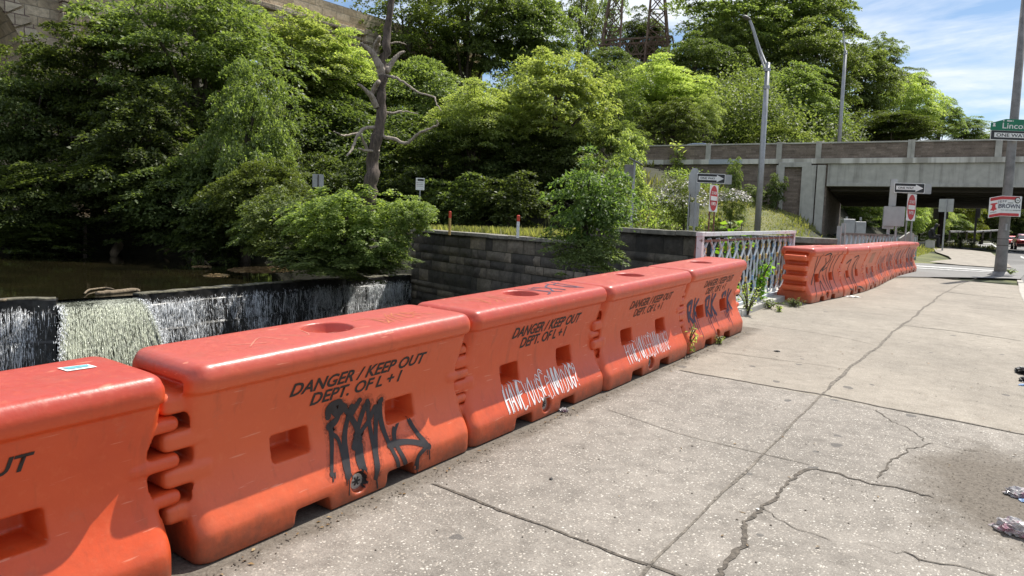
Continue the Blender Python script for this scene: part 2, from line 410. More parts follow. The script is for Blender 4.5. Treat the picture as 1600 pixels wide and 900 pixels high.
def carpaint(name, col):
    return mat(name, lambda g: P(g, col, .28, None, Metallic=.25, Coat_Weight=.8, Coat_Roughness=.05))
M['car_red'] = carpaint('dark red car paint', (.22, .012, .022))
M['car_red2'] = carpaint('bright red car paint', (.5, .02, .02))
M['car_blue'] = carpaint('blue grey car paint', (.10, .14, .2))
M['taillight'] = plain('red lens', (.5, .01, .01), .2)
M['chrome'] = plain('bright trim', (.7, .7, .7), .2, .05, 5, .9)
def plastic_fn(g):
    v = obj_co(g); oi = g.n('ShaderNodeObjectInfo'); fade = g.n('ShaderNodeSeparateColor', {0: oi.outputs['Color']}).outputs[0]
    geo = g.n('ShaderNodeNewGeometry')
    sh = g.n('ShaderNodeVectorMath', {0: v, 1: g.n('ShaderNodeVectorMath', {0: (3.1, 7.7, 1.3), 3: oi.outputs['Random']}, operation='SCALE').outputs[0]}).outputs[0]
    n1 = g.noise(sh, 2.2, 5, .6); n2 = g.noise(sh, 28, 5, .65)
    s = g.n('ShaderNodeSeparateXYZ', {0: v})
    c = g.ramp(n1, ((.3, (.56, .062, .014)), (.7, (.65, .088, .022))))
    top = g.ramp(g.math('ADD', s.outputs[2], g.math('MULTIPLY', g.math('SUBTRACT', n1, .5), .08)), ((.80, 0.0), (.88, 1.0)))
    c = g.mix(g.math('MULTIPLY', top, .85), c, (.36, .043, .032))                       # sun-bleached, pinker lid of the mould
    c = g.mix(g.math('MULTIPLY', fade, .85), c, g.mix(top, (.69, .148, .054), (.47, .098, .072)))
    c = g.mix(g.ramp(n2, ((.55, 0.), (.8, .25))), c, (.74, .22, .09))
    # scuffs, scratches and pale rubs
    scr = g.noise(g.mapping(sh, (3, 1.2, 14), (0, 0, 0), (.5, 0, 0)), 5, 3, .4)
    c = g.mix(g.ramp(scr, ((.69, 0.), (.73, .6))), c, (.74, .26, .16))
    rub = g.noise(sh, 6.5, 7, .75)
    c = g.mix(g.ramp(rub, ((.58, 0.), (.72, .5))), c, (.50, .12, .06))
    drip = g.noise(g.mapping(sh, (9, 9, .7)), 1.6, 4, .6)
    c = g.mix(g.ramp(drip, ((.57, 0.), (.72, .35))), c, (.32, .055, .02))
    dirt = g.ramp(g.math('ADD', s.outputs[2], g.math('MULTIPLY', g.math('SUBTRACT', g.noise(sh, 9, 6, .7), .5), .34)), ((.0, .85), (.11, .32), (.26, 0.)))
    c = g.mix(dirt, c, (.17, .055, .03))
    tops = g.math('MULTIPLY', top, g.ramp(g.noise(sh, 4.5, 7, .7), ((.5, 0.), (.7, .45))))
    c = g.mix(tops, c, (.30, .09, .06))
    rgh = g.ramp(n2, ((.3, .30), (.7, .47)))
    return P(g, c, rgh, g.bump(g.math('ADD', g.noise(sh, 8, 5, .55), g.math('MULTIPLY', n2, .2)), .12, .03), Specular_IOR_Level=.5)
M['plastic'] = mat('orange moulded plastic', plastic_fn)
def pool_fn(g):
    v = obj_co(g); n1 = g.noise(g.mapping(v, (1, .55, 1)), 1.3, 4, .5); n2 = g.noise(v, .25, 4)
    c = g.ramp(n2, ((.35, (.008, .008, .004)), (.65, (.022, .018, .008))))
    return P(g, c, .04, g.bump(n1, .10, .05), Specular_IOR_Level=.5)
M['pool'] = mat('dark pool water', pool_fn)
def fall_fn(g, base=(.50, .53, .55), a=.50, b=.66, sc=(7, 7, .55), bodyc=None, full=.85):
    v = obj_co(g); st = g.noise(g.mapping(v, sc), 2.2, 6, .7, .3); lump = g.noise(v, 1.1, 4, .6)
    k = g.ramp(g.math('ADD', g.math('MULTIPLY', st, .75), g.math('MULTIPLY', lump, .3)), ((a, 0.), (b, full)))
    white = P(g, base, .35, g.bump(st, .8, .1))
    body = P(g, bodyc, .15, g.bump(st, 1.0, .15)) if bodyc else g.n('ShaderNodeBsdfTransparent').outputs[0]
    return g.n('ShaderNodeMixShader', {0: k, 1: body, 2: white}).outputs[0]
M['fall'] = mat('falling water film', fall_fn, a=.55, b=.68, full=.34, sc=(11, 11, .4))
M['chute'] = mat('olive chute water', fall_fn, base=(.50, .52, .43), a=.47, b=.62, sc=(12, 12, .4), bodyc=(.05, .055, .032))
M['drop'] = mat('white water drops', lambda g: P(g, (.88, .9, .92), .2, None))
M['drop_olive'] = mat('pale olive water drops', lambda g: P(g, (.74, .77, .64), .2, None))
M['litter'] = mat('clear crumpled plastic', lambda g: P(g, g.ramp(g.noise(obj_co(g), 12, 5, .6), ((.3, (.20, .18, .18)), (.5, (.50, .48, .47)), (.62, (.30, .12, .17)), (.75, (.6, .58, .56)))), .12, None, Alpha=.85))
M['litter_blue'] = plain('blue litter', (.2, .33, .55), .4)
M['litter_black'] = plain('black litter', (.012, .012, .013), .5)
M['litter_white'] = plain('white litter', (.75, .74, .7), .6)
M['dryleaf'] = leafmat('dry leaves', (.12, .07, .03), (.22, .14, .06), (.34, .24, .12), .15, (1.2, 1.1, .9))
M['grit'] = plain('grit', (.09, .075, .06), .95, .5, 30)
# ------------------------------------------------------------------ the lie of the land
WA, WD = np.array([-21.6, 23.2]), np.array([-3.62, 16.39])
WN = np.array([-(WD-WA)[1], (WD-WA)[0]]); WLEN = np.linalg.norm(WD-WA); WN = WN/WLEN; WT = (WD-WA)/WLEN
B0 = at(1500, 297, 43)
bx = -ray(-1500, 260).xy.normalized(); by = Vector((-bx.y, bx.x))
if by.y < 0: by = -by
def bt(px, py):
    """where a pixel's sight line meets the overpass front: metres along it, height"""
    r = ray(px, py); t = (B0.x*by.x + B0.y*by.y)/(r.x*by.x + r.y*by.y)
    p = r*t; return (p.x-B0.x)*bx.x + (p.y-B0.y)*bx.y, p.z + EYE
TA, ZA = bt(1287, 352); TL, ZL = bt(1015, 255)
PAR_TOP = bt(1350, 221)[1]; DECK = PAR_TOP - 1.15
SHORE = np.array([(-21.7, 23.3), (-26.0, 23.9), (-31, 23.6), (-33.7, 22.6), (-38, 22.4), (-42.0, 21.3), (-43.3, 15.2), (-44, 4), (-44, -12)])
def dseg(x, y, a, b):
    d = b - a; t = np.clip(((x-a[0])*d[0] + (y-a[1])*d[1])/(d @ d), 0, 1)
    return np.hypot(x-a[0]-t*d[0], y-a[1]-t*d[1])
def Zland(x, y):
    x = np.asarray(x, float); y = np.asarray(y, float)
    s = (x-WA[0])*WN[0] + (y-WA[1])*WN[1]; wv = ((x-WA[0])*WT[0] + (y-WA[1])*WT[1])/WLEN
    street = gz(x, y)
    bank = np.maximum(1.50 + .28*sst((wv-.4)/.5), np.where(y > 40, street, 0))
    z = bank + 0*x
    s2 = np.maximum(s, -46 - x)
    left = sst((-11 - x)/24)
    z = z + 24*sst((s2-9)/75)*left
    # embankment of the overpass
    t = (x-B0.x)*bx.x + (y-B0.y)*bx.y; d = -((x-B0.x)*by.x + (y-B0.y)*by.y)
    tgt = np.minimum(ZA + (ZL-ZA)*(TA-t)/(TA-TL), DECK-.4)
    k = sst(1 - d/13.0)*sst((TA + 1.5 - t)/3.0)
    k = np.where(d < -25, sst(1-(-25-d)/8)*sst((TA+1.5-t)/3), k)
    z = np.maximum(z, z*(1-k) + np.maximum(tgt, z)*k)
    z = np.where((d < .6) & (d > -26) & (t < TA+1), np.minimum(z, DECK-.35), z)
    xl = np.interp(y, [20, 30, 60], [-7.5, -13, -13])
    kk = sst((x - xl)/4.0); emb = sst((TA+np.where(d < 0, -.6, 1.0)-t)/2.0)*sst((17-d)/4)*(d > -45)
    kk = kk*(1-emb*(y > 26)*(x < -4.4))
    kk = np.where(t > TA, np.maximum(kk, sst((t-TA)/2)*(d < 6)*(d > -40)), kk)
    z = z*(1-kk) + street*kk
    dsh = np.full_like(z, 1e9)
    for a, b in zip(SHORE[:-1], SHORE[1:]): dsh = np.minimum(dsh, dseg(x, y, a, b))
    near = (x < -21.5)
    z = np.where(near, np.minimum(z, -.62 + 1.1*dsh), z)
    z = z - np.where(x > -3.5, np.where(y < 23.4, .25, .04), 0)
    return z
def Zl(x, y): return float(Zland(np.array([x]), np.array([y]))[0])

outline = [(-3.58, -40), (-3.58, WD[1]), (WD[0], WD[1])] + [tuple(WA*(1-t) + WD*t) for t in (.8, .6, .4, .2)] + [tuple(p) for p in SHORE] + [(-44, -40), (-190, -40), (-190, 300), (90, 300), (90, -40)]
rg = np.random.default_rng(3)
def inside(poly, x, y):
    r = np.zeros_like(x, bool); n = len(poly)
    for i in range(n):
        (x1, y1), (x2, y2) = poly[i], poly[(i+1) % n]
        c = ((y1 > y) != (y2 > y)) & (x < (x2-x1)*(y-y1)/(y2-y1+1e-12) + x1); r ^= c
    return r
gx, gy = [], []
for (x0, x1, y0, y1, st) in ((-70, 20, -38, 75, 1.6), (-188, 88, -38, 298, 7.0)):
    a, b = np.meshgrid(np.arange(x0, x1, st), np.arange(y0, y1, st)); a, b = a.ravel(), b.ravel()
    if st > 3: k = ~((a > -71) & (a < 21) & (b < 76)); a, b = a[k], b[k]
    gx.append(a); gy.append(b)
gx, gy = np.concatenate(gx), np.concatenate(gy)
gx = gx + rg.uniform(-.2, .2, len(gx)); gy = gy + rg.uniform(-.2, .2, len(gy))
k = inside(outline, gx, gy)
for i in range(len(outline)):
    k &= dseg(gx, gy, np.array(outline[i]), np.array(outline[(i+1) % len(outline)])) > .35
pts = [Vector(p) for p in outline] + [Vector((a, b)) for a, b in zip(gx[k], gy[k])]
n0 = len(outline)
vs, es, fs, _, _, _ = delaunay_2d_cdt(pts, [(i, (i+1) % n0) for i in range(n0)], [], 1, 1e-4)
vx = np.array([v.x for v in vs]); vy = np.array([v.y for v in vs])
V = np.stack([vx, vy, Zland(vx, vy)], -1)
gme = np_mesh('ground', V, np.array([list(f) for f in fs if len(f) == 3]))
dB_ = -((vx-B0.x)*by.x + (vy-B0.y)*by.y); tB_ = (vx-B0.x)*bx.x + (vy-B0.y)*bx.y
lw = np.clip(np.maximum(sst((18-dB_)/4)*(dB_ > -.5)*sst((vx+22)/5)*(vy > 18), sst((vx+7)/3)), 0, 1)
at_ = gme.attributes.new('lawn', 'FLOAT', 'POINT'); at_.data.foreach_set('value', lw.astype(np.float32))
tag(link('ground', gme, M['land'], None, True), kind='structure')
# one sheet under everything, out to the horizon
mb = MB(); mb.add([(-2500, -2500, -6.5), (2500, -2500, -6.5), (2500, 2500, -6.5), (-2500, 2500, -6.5)], [(0, 1, 2, 3)])
tag(mb.build('low_ground', M['land']), kind='structure')
mb = MB(); a = [(90, -40), (2500, -40), (2500, 2500), (-2500, 2500), (-2500, -40), (-190, -40), (-190, 300), (90, 300)]
mb.add([(x, y, 3.0) for x, y in a], [(0, 1, 2, 7), (2, 3, 6, 7), (3, 4, 5, 6)])
tag(mb.build('far_ground', M['land']), kind='structure')

# ------------------------------------------------------------------ pavement, road, kerb and paint
walk_y = np.concatenate([np.arange(-12, 23.2, .4), [23.3]])
def kerb_x(y): return np.interp(y, [-12, 9, 13, 17, 21, 24, 26.2], [.66, .60, .30, .06, -.06, -.10, -.16])
xs = np.linspace(0, 1, 14)
Xw = -3.55 + (kerb_x(walk_y)[None, :] + 3.55)*xs[:, None]; Yw = np.repeat(walk_y[None, :], 14, 0)
V = np.stack([Xw, Yw, gz(Xw, Yw)], -1).reshape(-1, 3); I = np.arange(V.shape[0]).reshape(14, -1)
Fq = np.stack([I[:-1, :-1], I[1:, :-1], I[1:, 1:], I[:-1, 1:]], -1).reshape(-1, 4)
walk = tag(link('pavement', np_mesh('pavement', V, Fq), M['walk'], None, True), kind='structure')
def road_x(y): return np.interp(y, [-40, 9, 13, 17, 22, 26, 31, 38, 47, 60, 120, 200], [.8, .75, .45, .21, .08, -.02, -.35, -.75, -1.0, -1.2, -2, -4])
ry = np.concatenate([np.arange(-38, 60, 1.0), np.arange(60, 200, 5.0)])
Xr = road_x(ry)[None, :] + 11.0*np.linspace(0, 1, 8)[:, None]; Yr = np.repeat(ry[None, :], 8, 0)
drop = np.interp(Yr, [24, 27], [.14, .0])
V = np.stack([Xr, Yr, gz(Xr, Yr) - drop + .012], -1).reshape(-1, 3); I = np.arange(V.shape[0]).reshape(8, -1)
Fq = np.stack([I[:-1, :-1], I[1:, :-1], I[1:, 1:], I[:-1, 1:]], -1).reshape(-1, 4)
tag(link('road', np_mesh('road', V, Fq), M['asphalt'], None, True), kind='structure')
mb = MB()
ky = np.arange(-12, 26.3, .6); sec = lambda x, y: [(x, y, gzf(x, y)-.3), (x, y, gzf(x, y)+.004), (x+.012, y, gzf(x, y)+.012), (x+.13, y, gzf(x, y)+.010), (x+.15, y, gzf(x, y)-.012), (x+.155, y, gzf(x, y)-.3)]
rows = [sec(float(kerb_x(y)), y) for y in ky]
mb.add([p for r in rows for p in r], [(i*6+j, i*6+j+1, (i+1)*6+j+1, (i+1)*6+j) for i in range(len(rows)-1) for j in range(5)] + [(0, 1, 2, 3, 4, 5), tuple((len(rows)-1)*6+j for j in range(6))])
tag(mb.build('kerb', M['kerb']), kind='structure')
def px_sheet(name, poly, m, zo, parent=None, kind='structure', step=.8, world=False):
    """polygon on the street given by its corners in the photograph"""
    q = [Vector(p) if world else gpt(*p).xy for p in poly]
    q = [Vector((p[0], p[1])) for p in q]
    x = [p.x for p in q]; y = [p.y for p in q]; n = len(q)
    a, b = np.meshgrid(np.arange(min(x), max(x), step), np.arange(min(y), max(y), step)); a, b = a.ravel()+.013, b.ravel()+.017
    pl = [(p.x, p.y) for p in q]; kk = inside(pl, a, b)
    for i in range(n): kk &= dseg(a, b, np.array(pl[i]), np.array(pl[(i+1) % n])) > .1
    vv, _, ff, _, _, _ = delaunay_2d_cdt(q + [Vector((i, j)) for i, j in zip(a[kk], b[kk])], [(i, (i+1) % n) for i in range(n)], [], 1, 1e-5)
    mb = MB(); mb.add([(v.x, v.y, gzf(v.x, v.y)+zo) for v in vv], [tuple(f) for f in ff])
    return tag(mb.build(name, m, parent, True), kind=kind)
px_sheet('side_street', [(1300, 434), (1420, 433.5), (1500, 434.5), (1576, 436), (1594, 437), (1606, 424), (1604, 414), (1520, 417), (1440, 412), (1300, 409)], M['asphalt_patch'], .022)
M['farwalk'] = plain('far pavement concrete', (.27, .24, .20), .9, .2, 3)
px_sheet('far_pavement', [(1452, 411), (1500, 416), (1545, 419), (1581, 420), (1572, 411), (1556, 402), (1548, 396), (1515, 392), (1480, 388), (1458, 389), (1462, 395), (1482, 402), (1487, 407), (1465, 409)], M['farwalk'], .05)
px_sheet('ramp_road', [(1503, 389), (1540, 391), (1552, 380), (1563, 367), (1530, 367), (1505, 372), (1490, 380)], M['asphalt_pale'], .03)
px_sheet('ramp_pavement', [(1465, 388), (1485, 388), (1512, 367), (1492, 365), (1472, 372)], M['farwalk'], .035)
px_sheet('crosswalk_line', [(1432, 416), (1480, 419), (1540, 423), (1588, 425.4), (1588, 426.4), (1540, 424.4), (1480, 420.6), (1432, 417.6)], M['roadpaint'], .032)
px_sheet('crosswalk_line', [(1432, 419.6), (1480, 422.4), (1530, 425.2), (1575, 427.5), (1575, 428.2), (1530, 426.1), (1480, 423.4), (1432, 420.7)], M['roadpaint'], .032)
px_sheet('lane_line', [(1556, 368), (1549, 380), (1562, 388), (1600, 403), (1600, 406), (1560, 390), (1546.5, 380.5), (1554.5, 368)], M['roadpaint'], .04)

def ribbon(name, pix, w0, m, jit=.35, zo=.004, seed=0, world=False, parent=walk, step=.05):
    """an irregular crack or joint drawn along a line on the pavement"""
    r = random.Random(seed); q = [Vector(p) if world else gpt(*p) for p in pix]; L = []
    for a, b in zip(q[:-1], q[1:]):
        n = max(2, int((b-a).length/step))
        for i in range(n): L.append(a.lerp(b, i/n))
    L.append(q[-1]); mb = MB(); vs = []; n = len(L)
    ph = [r.uniform(0, 6.28) for _ in range(4)]; wk = 0.0
    w0 *= .72
    for i, p in enumerate(L):
        d = (L[min(i+1, n-1)] - L[max(i-1, 0)]).xy.normalized(); nn = Vector((-d.y, d.x))
        s = i*step
        if name == 'crack': wk = .86*wk + r.gauss(0, .010); 
        off = wk + jit*w0*(math.sin(s*2.1+ph[0]) + .7*math.sin(s*7.3+ph[1])) + r.uniform(-.4, .4)*w0*jit
        wa = w0*(.55 + .5*math.sin(s*1.7+ph[2])**2 + r.uniform(-.25, .35)*jit*2)
        wb = w0*(.55 + .5*math.sin(s*2.3+ph[3])**2 + r.uniform(-.25, .35)*jit*2)
        if i == 0 or i == n-1: wa *= .3; wb *= .3
        for sg in (-wa/2, wb/2):
            x, y = p.x + nn.x*(off+sg), p.y + nn.y*(off+sg); vs.append((x, y, gzf(x, y)+zo))
    mb.add(vs, [(2*i, 2*i+1, 2*i+3, 2*i+2) for i in range(n-1)])
    return mb.build(name, m, parent)
J, K = M['joint'], M['crack']
ribbon('joint', [(985, 925), (1010, 893), (1040, 862), (1100, 800), (1160, 740), (1215, 687), (1270, 632), (1292, 610)], .026, J, .3, seed=1)
ribbon('joint', [(1292, 610), (1330, 575), (1380, 533), (1430, 493), (1470, 461)], .05, J, .35, seed=2, step=.08)
ribbon('joint', [(1470, 461), (1500, 444), (1530, 433)], .03, J, .3, seed=3, step=.1)
ribbon('joint', [(672, 757), (720, 776), (780, 798), (850, 822), (920, 850), (985, 874), (1035, 888), (1110, 915)], .030, K, .5, seed=4)
ribbon('joint', [(1062, 578), (1082, 582), (1150, 594), (1290, 618), (1400, 641), (1500, 660), (1610, 681)], .040, K, .4, seed=5)
ribbon('joint', [(950, 640), (1060, 678), (1200, 712), (1280, 730)], .010, J, .5, seed=6)
ribbon('joint', [(1105, 548), (1200, 560), (1290, 572), (1330, 578)], .014, J, .5, seed=7)
ribbon('joint', [(1160, 505), (1240, 515), (1330, 530), (1370, 540)], .014, J, .4, seed=8, step=.08)
ribbon('joint', [(1400, 507), (1480, 516), (1560, 527), (1604, 534)], .035, J, .4, seed=9, step=.08)
ribbon('joint', [(1472, 455), (1520, 461), (1560, 464), (1592, 468)], .05, K, .5, seed=10, step=.1)
ribbon('joint', [(1520, 481), (1560, 484), (1598, 488)], .035, J, .5, seed=11, step=.1)
ribbon('crack', [(1118, 905), (1140, 880), (1165, 848), (1178, 815), (1180, 795), (1195, 780), (1222, 757), (1250, 742), (1275, 734)], .038, K, .75, seed=12, step=.03)
ribbon('crack', [(1272, 733), (1310, 742), (1360, 755), (1410, 766), (1460, 778)], .030, K, .6, seed=13, step=.03)
ribbon('crack', [(1185, 792), (1230, 820), (1275, 838), (1300, 846)], .010, K, .8, seed=14, step=.03)
ribbon('crack', [(1372, 748), (1390, 720), (1405, 712), (1420, 700), (1455, 697), (1462, 694)], .017, K, .9, seed=15, step=.03)
ribbon('crack', [(1462, 694), (1495, 702), (1530, 706)], .010, K, .9, seed=16, step=.03)
ribbon('crack', [(1370, 640), (1392, 655), (1420, 670), (1450, 690)], .012, K, .9, seed=17, step=.03)
ribbon('crack', [(1410, 860), (1460, 880), (1520, 895), (1560, 903)], .014, K, .9, seed=18, step=.03)
ribbon('crack', [(1340, 845), (1400, 865), (1412, 861)], .006, K, .9, seed=19, step=.03)
ribbon('joint', [(1330, 398+37), (1420, 434.5), (1500, 435.5)], .05, J, .3, seed=20, step=.12)
# ledge stones under the iron railing
mb = MB(); y = 9.2
while y < 16.2:
    L = 1.15; mb.box((-3.57, y+L/2, gzf(-3.57, y+L/2)+.0), (.62, L-.02, .16), Matrix.Rotation(math.atan(.04), 3, 'X'), .015); y += L
tag(mb.build('ledge', M['concrete']), kind='structure')

# ------------------------------------------------------------------ stone creek wall of separate rock-faced blocks
def stone_wall(name, label, p0, p1, zt0, zt1, zb, ch, blen, seed, group=None, cope=True, th=.7, mkey='block'):
    r = np.random.default_rng(seed); p0, p1 = np.array(p0), np.array(p1); L = np.linalg.norm(p1-p0); a = math.atan2(*(p1-p0)[::-1])
    root = thing(name, label, 'stone wall', (p0[0], p0[1], 0), a, group)
    V, Q = [], []; n = 0; NX, NZ = 6, 4
    nc = int(round((zt0+zt1)/2 - zb)/ch) + 1; nc = max(1, int(round(((zt0+zt1)/2-zb)/ch)))
    cum = np.concatenate([[0], np.cumsum(r.uniform(.65, 1.35, nc))]); cum = cum/cum[-1]
    for ci in range(nc):
        x = -r.uniform(0, blen); 
        while x < L:
            bl = blen*r.uniform(.35, 1.5); x0, x1 = max(x, 0)+.012, min(x+bl, L)-.012; x += bl
            if x1-x0 < .06: continue
            off = r.uniform(-.03, .05)
            for i in range(NX):
                for j in range(NZ):
                    fx, fz = i/(NX-1), j/(NZ-1); xx = x0 + (x1-x0)*fx
                    zt = zt0 + (zt1-zt0)*xx/L; z = zb + (zt-zb)*(cum[ci]*(1-fz) + cum[ci+1]*fz) + (.012 if j == 0 else -.012 if j == NZ-1 else 0)
                    edge = i in (0, NX-1) or j in (0, NZ-1)
                    y = .03 if edge else .0 - abs(r.normal(0, .030)) - off*.6
                    V.append((xx + (0 if edge else r.uniform(-.02, .02)), y, z + (0 if edge else r.uniform(-.012, .012))))
            for i in range(NX-1):
                for j in range(NZ-1):
                    q = n + i*NZ + j; Q.append((q, q+NZ, q+NZ+1, q+1))
            n += NX*NZ
    link('stone_face', np_mesh('stone_face', np.array(V), np.array(Q)), M[mkey], root)
    mb = MB()
    mb.add([(0, .035, zb), (L, .035, zb), (L, .035, zt1-.01), (0, .035, zt0-.01), (0, th, zb), (L, th, zb), (L, th, zt1-.01), (0, th, zt0-.01)],
           [(0, 1, 2, 3), (4, 5, 6, 7), (0, 3, 7, 4), (1, 2, 6, 5), (3, 2, 6, 7), (0, 1, 5, 4)])
    mb.build('mortar_core', M['wetstone'], root)
    if cope:
        mb = MB(); x = 0.0
        while x < L:
            cl = min(r.uniform(.9, 1.5), L-x); xm = x+cl/2; z = zt0+(zt1-zt0)*xm/L
            mb.box((xm, th/2-.06, z+.055+r.uniform(-.008, .008)), (cl-.015, th+.16, .13), Matrix.Rotation(-math.atan2(zt1-zt0, L), 3, 'Y'), .02); x += cl
        mb.build('coping', M['coping'], root)
    return root
def wp(t): return tuple(WA + (WD-WA)*t)
stone_wall('creek_wall', 'low dark creek wall of rough blocks with pale flat coping, right of the waterfall', wp(-.02), wp(.60), 1.50, 1.34, -3.6, .36, .95, 5)
stone_wall('creek_wall', 'higher dark creek wall of large rough blocks behind the iron railing', wp(.60), wp(1.0), 1.82, 1.68, -3.6, .38, 1.0, 6)
stone_wall('bridge_side_wall', 'stone side of the road bridge dropping from the pavement to the creek', (-3.66, -12), (-3.66, 16.3), -.62, .42, -3.6, .4, .9, 7, cope=False, th=.06)
bpy.data.objects['bridge_side_wall'].rotation_euler[2] += 0

# ------------------------------------------------------------------ dam, pool and falling water
ZC = -.45
def onz(px, py, z):
    r = ray(px, py); t = (z-EYE)/r.z; return Vector((r.x*t, r.y*t, z))
crestL = [onz(x, y, ZC) for x, y in ((-150, 478), (-60, 473), (0, 470.5), (50, 469), (88, 468.5))]
crestR = [onz(x, y, ZC) for x, y in ((222, 460), (260, 457), (330, 451), (420, 444), (500, 438.5), (570, 434.5), (652, 430))]
def sweep(mb, line, sec):
    """section of (outward, height) pairs carried along a line; outward is to the right of travel (towards the street)"""
    n = len(line); m = len(sec); vs = []
    for i, p in enumerate(line):
        d = (Vector(line[min(i+1, n-1)]) - Vector(line[max(i-1, 0)])); d.z = 0; d.normalize(); o = Vector((d.y, -d.x, 0))
        vs += [Vector(p) + o*a + Vector((0, 0, b)) for a, b in sec]
    mb.add(vs, [(i*m+j, i*m+j+1, (i+1)*m+j+1, (i+1)*m+j) for i in range(n-1) for j in range(m-1)] + [tuple(range(m)), tuple((n-1)*m+j for j in range(m))])
def dense(line, st=.25):
    out = []
    for a, b in zip(line[:-1], line[1:]):
        n = max(1, int((b-a).length/st)); out += [a.lerp(b, i/n) for i in range(n)]
    return out + [line[-1]]
random.seed(5)
dam = thing('dam', 'old stone dam with a notch and water seeping down its black face', 'dam', crestR[3])
def child_at(o, root): o.location = -Vector(root.location); return o
SEC = [(-.34, -3.2), (-.34, .0), (-.3, .03), (-.05, .03), (.02, .0), (.03, -.30), (.07, -.33), (.10, -1.0), (.15, -1.06), (.20, -2.0), (.32, -2.08), (.4, -3.3)]
rough = lambda line: [p + Vector((random.gauss(0, .025), random.gauss(0, .02), random.gauss(0, .012))) for p in line]
lineL, lineR = dense(crestL), dense(crestR)
mb = MB(); sweep(mb, rough(lineL), SEC); sweep(mb, rough(lineR), SEC)
notch = [crestL[-1] + Vector((0, 0, -.42)), crestR[0] + Vector((0, 0, -.42))]
sweep(mb, notch, SEC)
child_at(mb.build('face', M['wetstone'], dam), dam)
mb = MB()
for line in (lineL, lineR): sweep(mb, rough(line), [(-.35, -.1), (-.33, .045), (-.06, .05), (.015, .04), (.024, .012)])
child_at(mb.build('crest', plain('mossy dam crest', (.12, .11, .075), .9, .5, 8, bump=.5), dam), dam)
pool_poly = [p.xy for p in lineL] + [p.xy for p in lineR] + [Vector(p) + Vector((-1.0, 1.5)) for p in SHORE] + [Vector((-45, -14))]
pool_poly = [crestL[0].xy] + [p.xy for p in crestL[1:]] + [p.xy for p in crestR] + [Vector((-22.2, 25)), Vector((-46, 25)), Vector((-46, -14)), Vector((-20.5, -14))]
vv, _, ff, _, _, _ = delaunay_2d_cdt(pool_poly, [(i, (i+1) % len(pool_poly)) for i in range(len(pool_poly))], [], 1, 1e-5)
mb = MB(); mb.add([(v.x-.12, v.y, ZC-.02) for v in vv], [tuple(f) for f in ff]); tag(mb.build('pool_water', M['pool']), kind='structure')
mb = MB(); mb.add([(-20.6, -14, -3.1), (-3.5, -14, -3.1), (-3.5, 17, -3.1), (-21.3, 24, -3.1)], [(0, 1, 2, 3)]); tag(mb.build('creek_water', M['pool']), kind='structure')
# thin film and strands of water over the face
def along(line, u):
    k = min(int(u*(len(line)-1)), len(line)-2); f = u*(len(line)-1)-k; a, b = line[k], line[k+1]
    d = (b-a); d.z = 0; d.normalize(); return a.lerp(b, f), Vector((d.y, -d.x, 0)), d
mbf = MB()
for line in (lineL, lineR): sweep(mbf, line, [(.08, -.32), (.13, -.7), (.15, -1.0), (.21, -1.1), (.26, -1.9), (.38, -2.1), (.45, -2.75)])
rs = np.random.default_rng(11)
def strands(n, pick, wid, length):
    V, T = [], []
    for i in range(n):
        p, o, d, zt = pick(i)
        L = length()*1.0; wd = wid(); tl = d*rs.normal(0, .02)
        top = p; mid = p + Vector((0, 0, -L*.6)) + tl*.5 + o*.01; bot = p + Vector((0, 0, -L)) + tl + o*.015
        b = len(V); V += [tuple(top), tuple(mid + d*wd), tuple(mid - d*wd), tuple(mid + o*wd), tuple(bot)]
        T += [(b, b+3, b+1), (b, b+2, b+3), (b+4, b+1, b+3), (b+4, b+3, b+2), (b, b+1, b+2), (b+4, b+2, b+1)]
    return np.array(V), np.array(T)
def clump(u, s): return .5 + .28*math.sin(u*s+1.3) + .25*math.sin(u*s*2.7+.4) + .18*math.sin(u*s*6.1+2) + .12*math.sin(u*s*15.7)
def pick_face(i):
    while True:
        right = rs.random() < .74
        line = lineR if right else lineL
        u = rs.random(); 
        if rs.random() > .12 + clump(u, 9 if right else 4)**2*1.3: continue
        p, o, d = along(line, u); z = -.10 - .18*rs.random() - 1.9*rs.random()**1.1
        return p + o*(.09 + .05*(z < -1.0) + .06*rs.random()) + Vector((0, 0, z)), o, d, z
V, T = strands(30000, pick_face, lambda: .002 + .0075*rs.random()**3, lambda: .04 + .5*rs.random()**2.5)
fallo = thing('waterfall', 'thin white strands of water falling down the black dam face', 'waterfall', crestR[3])
child_at(mbf.build('water_film', M['fall'], fallo, True), fallo)
child_at(link('water_strands', np_mesh('water_strands', V, T), M['drop'], fallo), fallo)
# the chute through the notch
NA, NB = crestL[-1], crestR[0]
nd = (NB-NA); nl = nd.length; nd.normalize(); no = Vector((nd.y, -nd.x, 0))
def chute_pt(u, s):
    """u across the notch 0..1, s down the fall in metres from the pool"""
    uu = .02 + .96*u; spread = max(0, s-.9)*.30
    x = (uu-.5)*(nl + spread*2) + .5*nl
    if s < .9: out, z = -1.0 + s*1.12, -.03 - .10*max(0, s/.9)**2
    else: t = s-.9; out = .01 + .52*t**.62*1.0; z = -.13 - 1.10*t**1.25
    return NA + nd*x + no*out + Vector((0, 0, z))
NU, NS = 40, 46; V = []
for i in range(NU):
    for j in range(NS):
        s = j*3.3/(NS-1); p = chute_pt(i/(NU-1), s)
        fold = max(0, s-.9)
        p = p + no*(.05*math.sin(i*1.9+.6*math.sin(j*.3)) + .03*math.sin(i*4.3) + rs.normal(0, .012))*min(1, fold)
        V.append(tuple(p))
I = np.arange(NU*NS).reshape(NU, NS); Q = np.stack([I[:-1, :-1], I[1:, :-1], I[1:, 1:], I[:-1, 1:]], -1).reshape(-1, 4)
ch = thing('spillway_fall', 'thick olive sheet of water pouring through the notch in the dam', 'waterfall', NA)
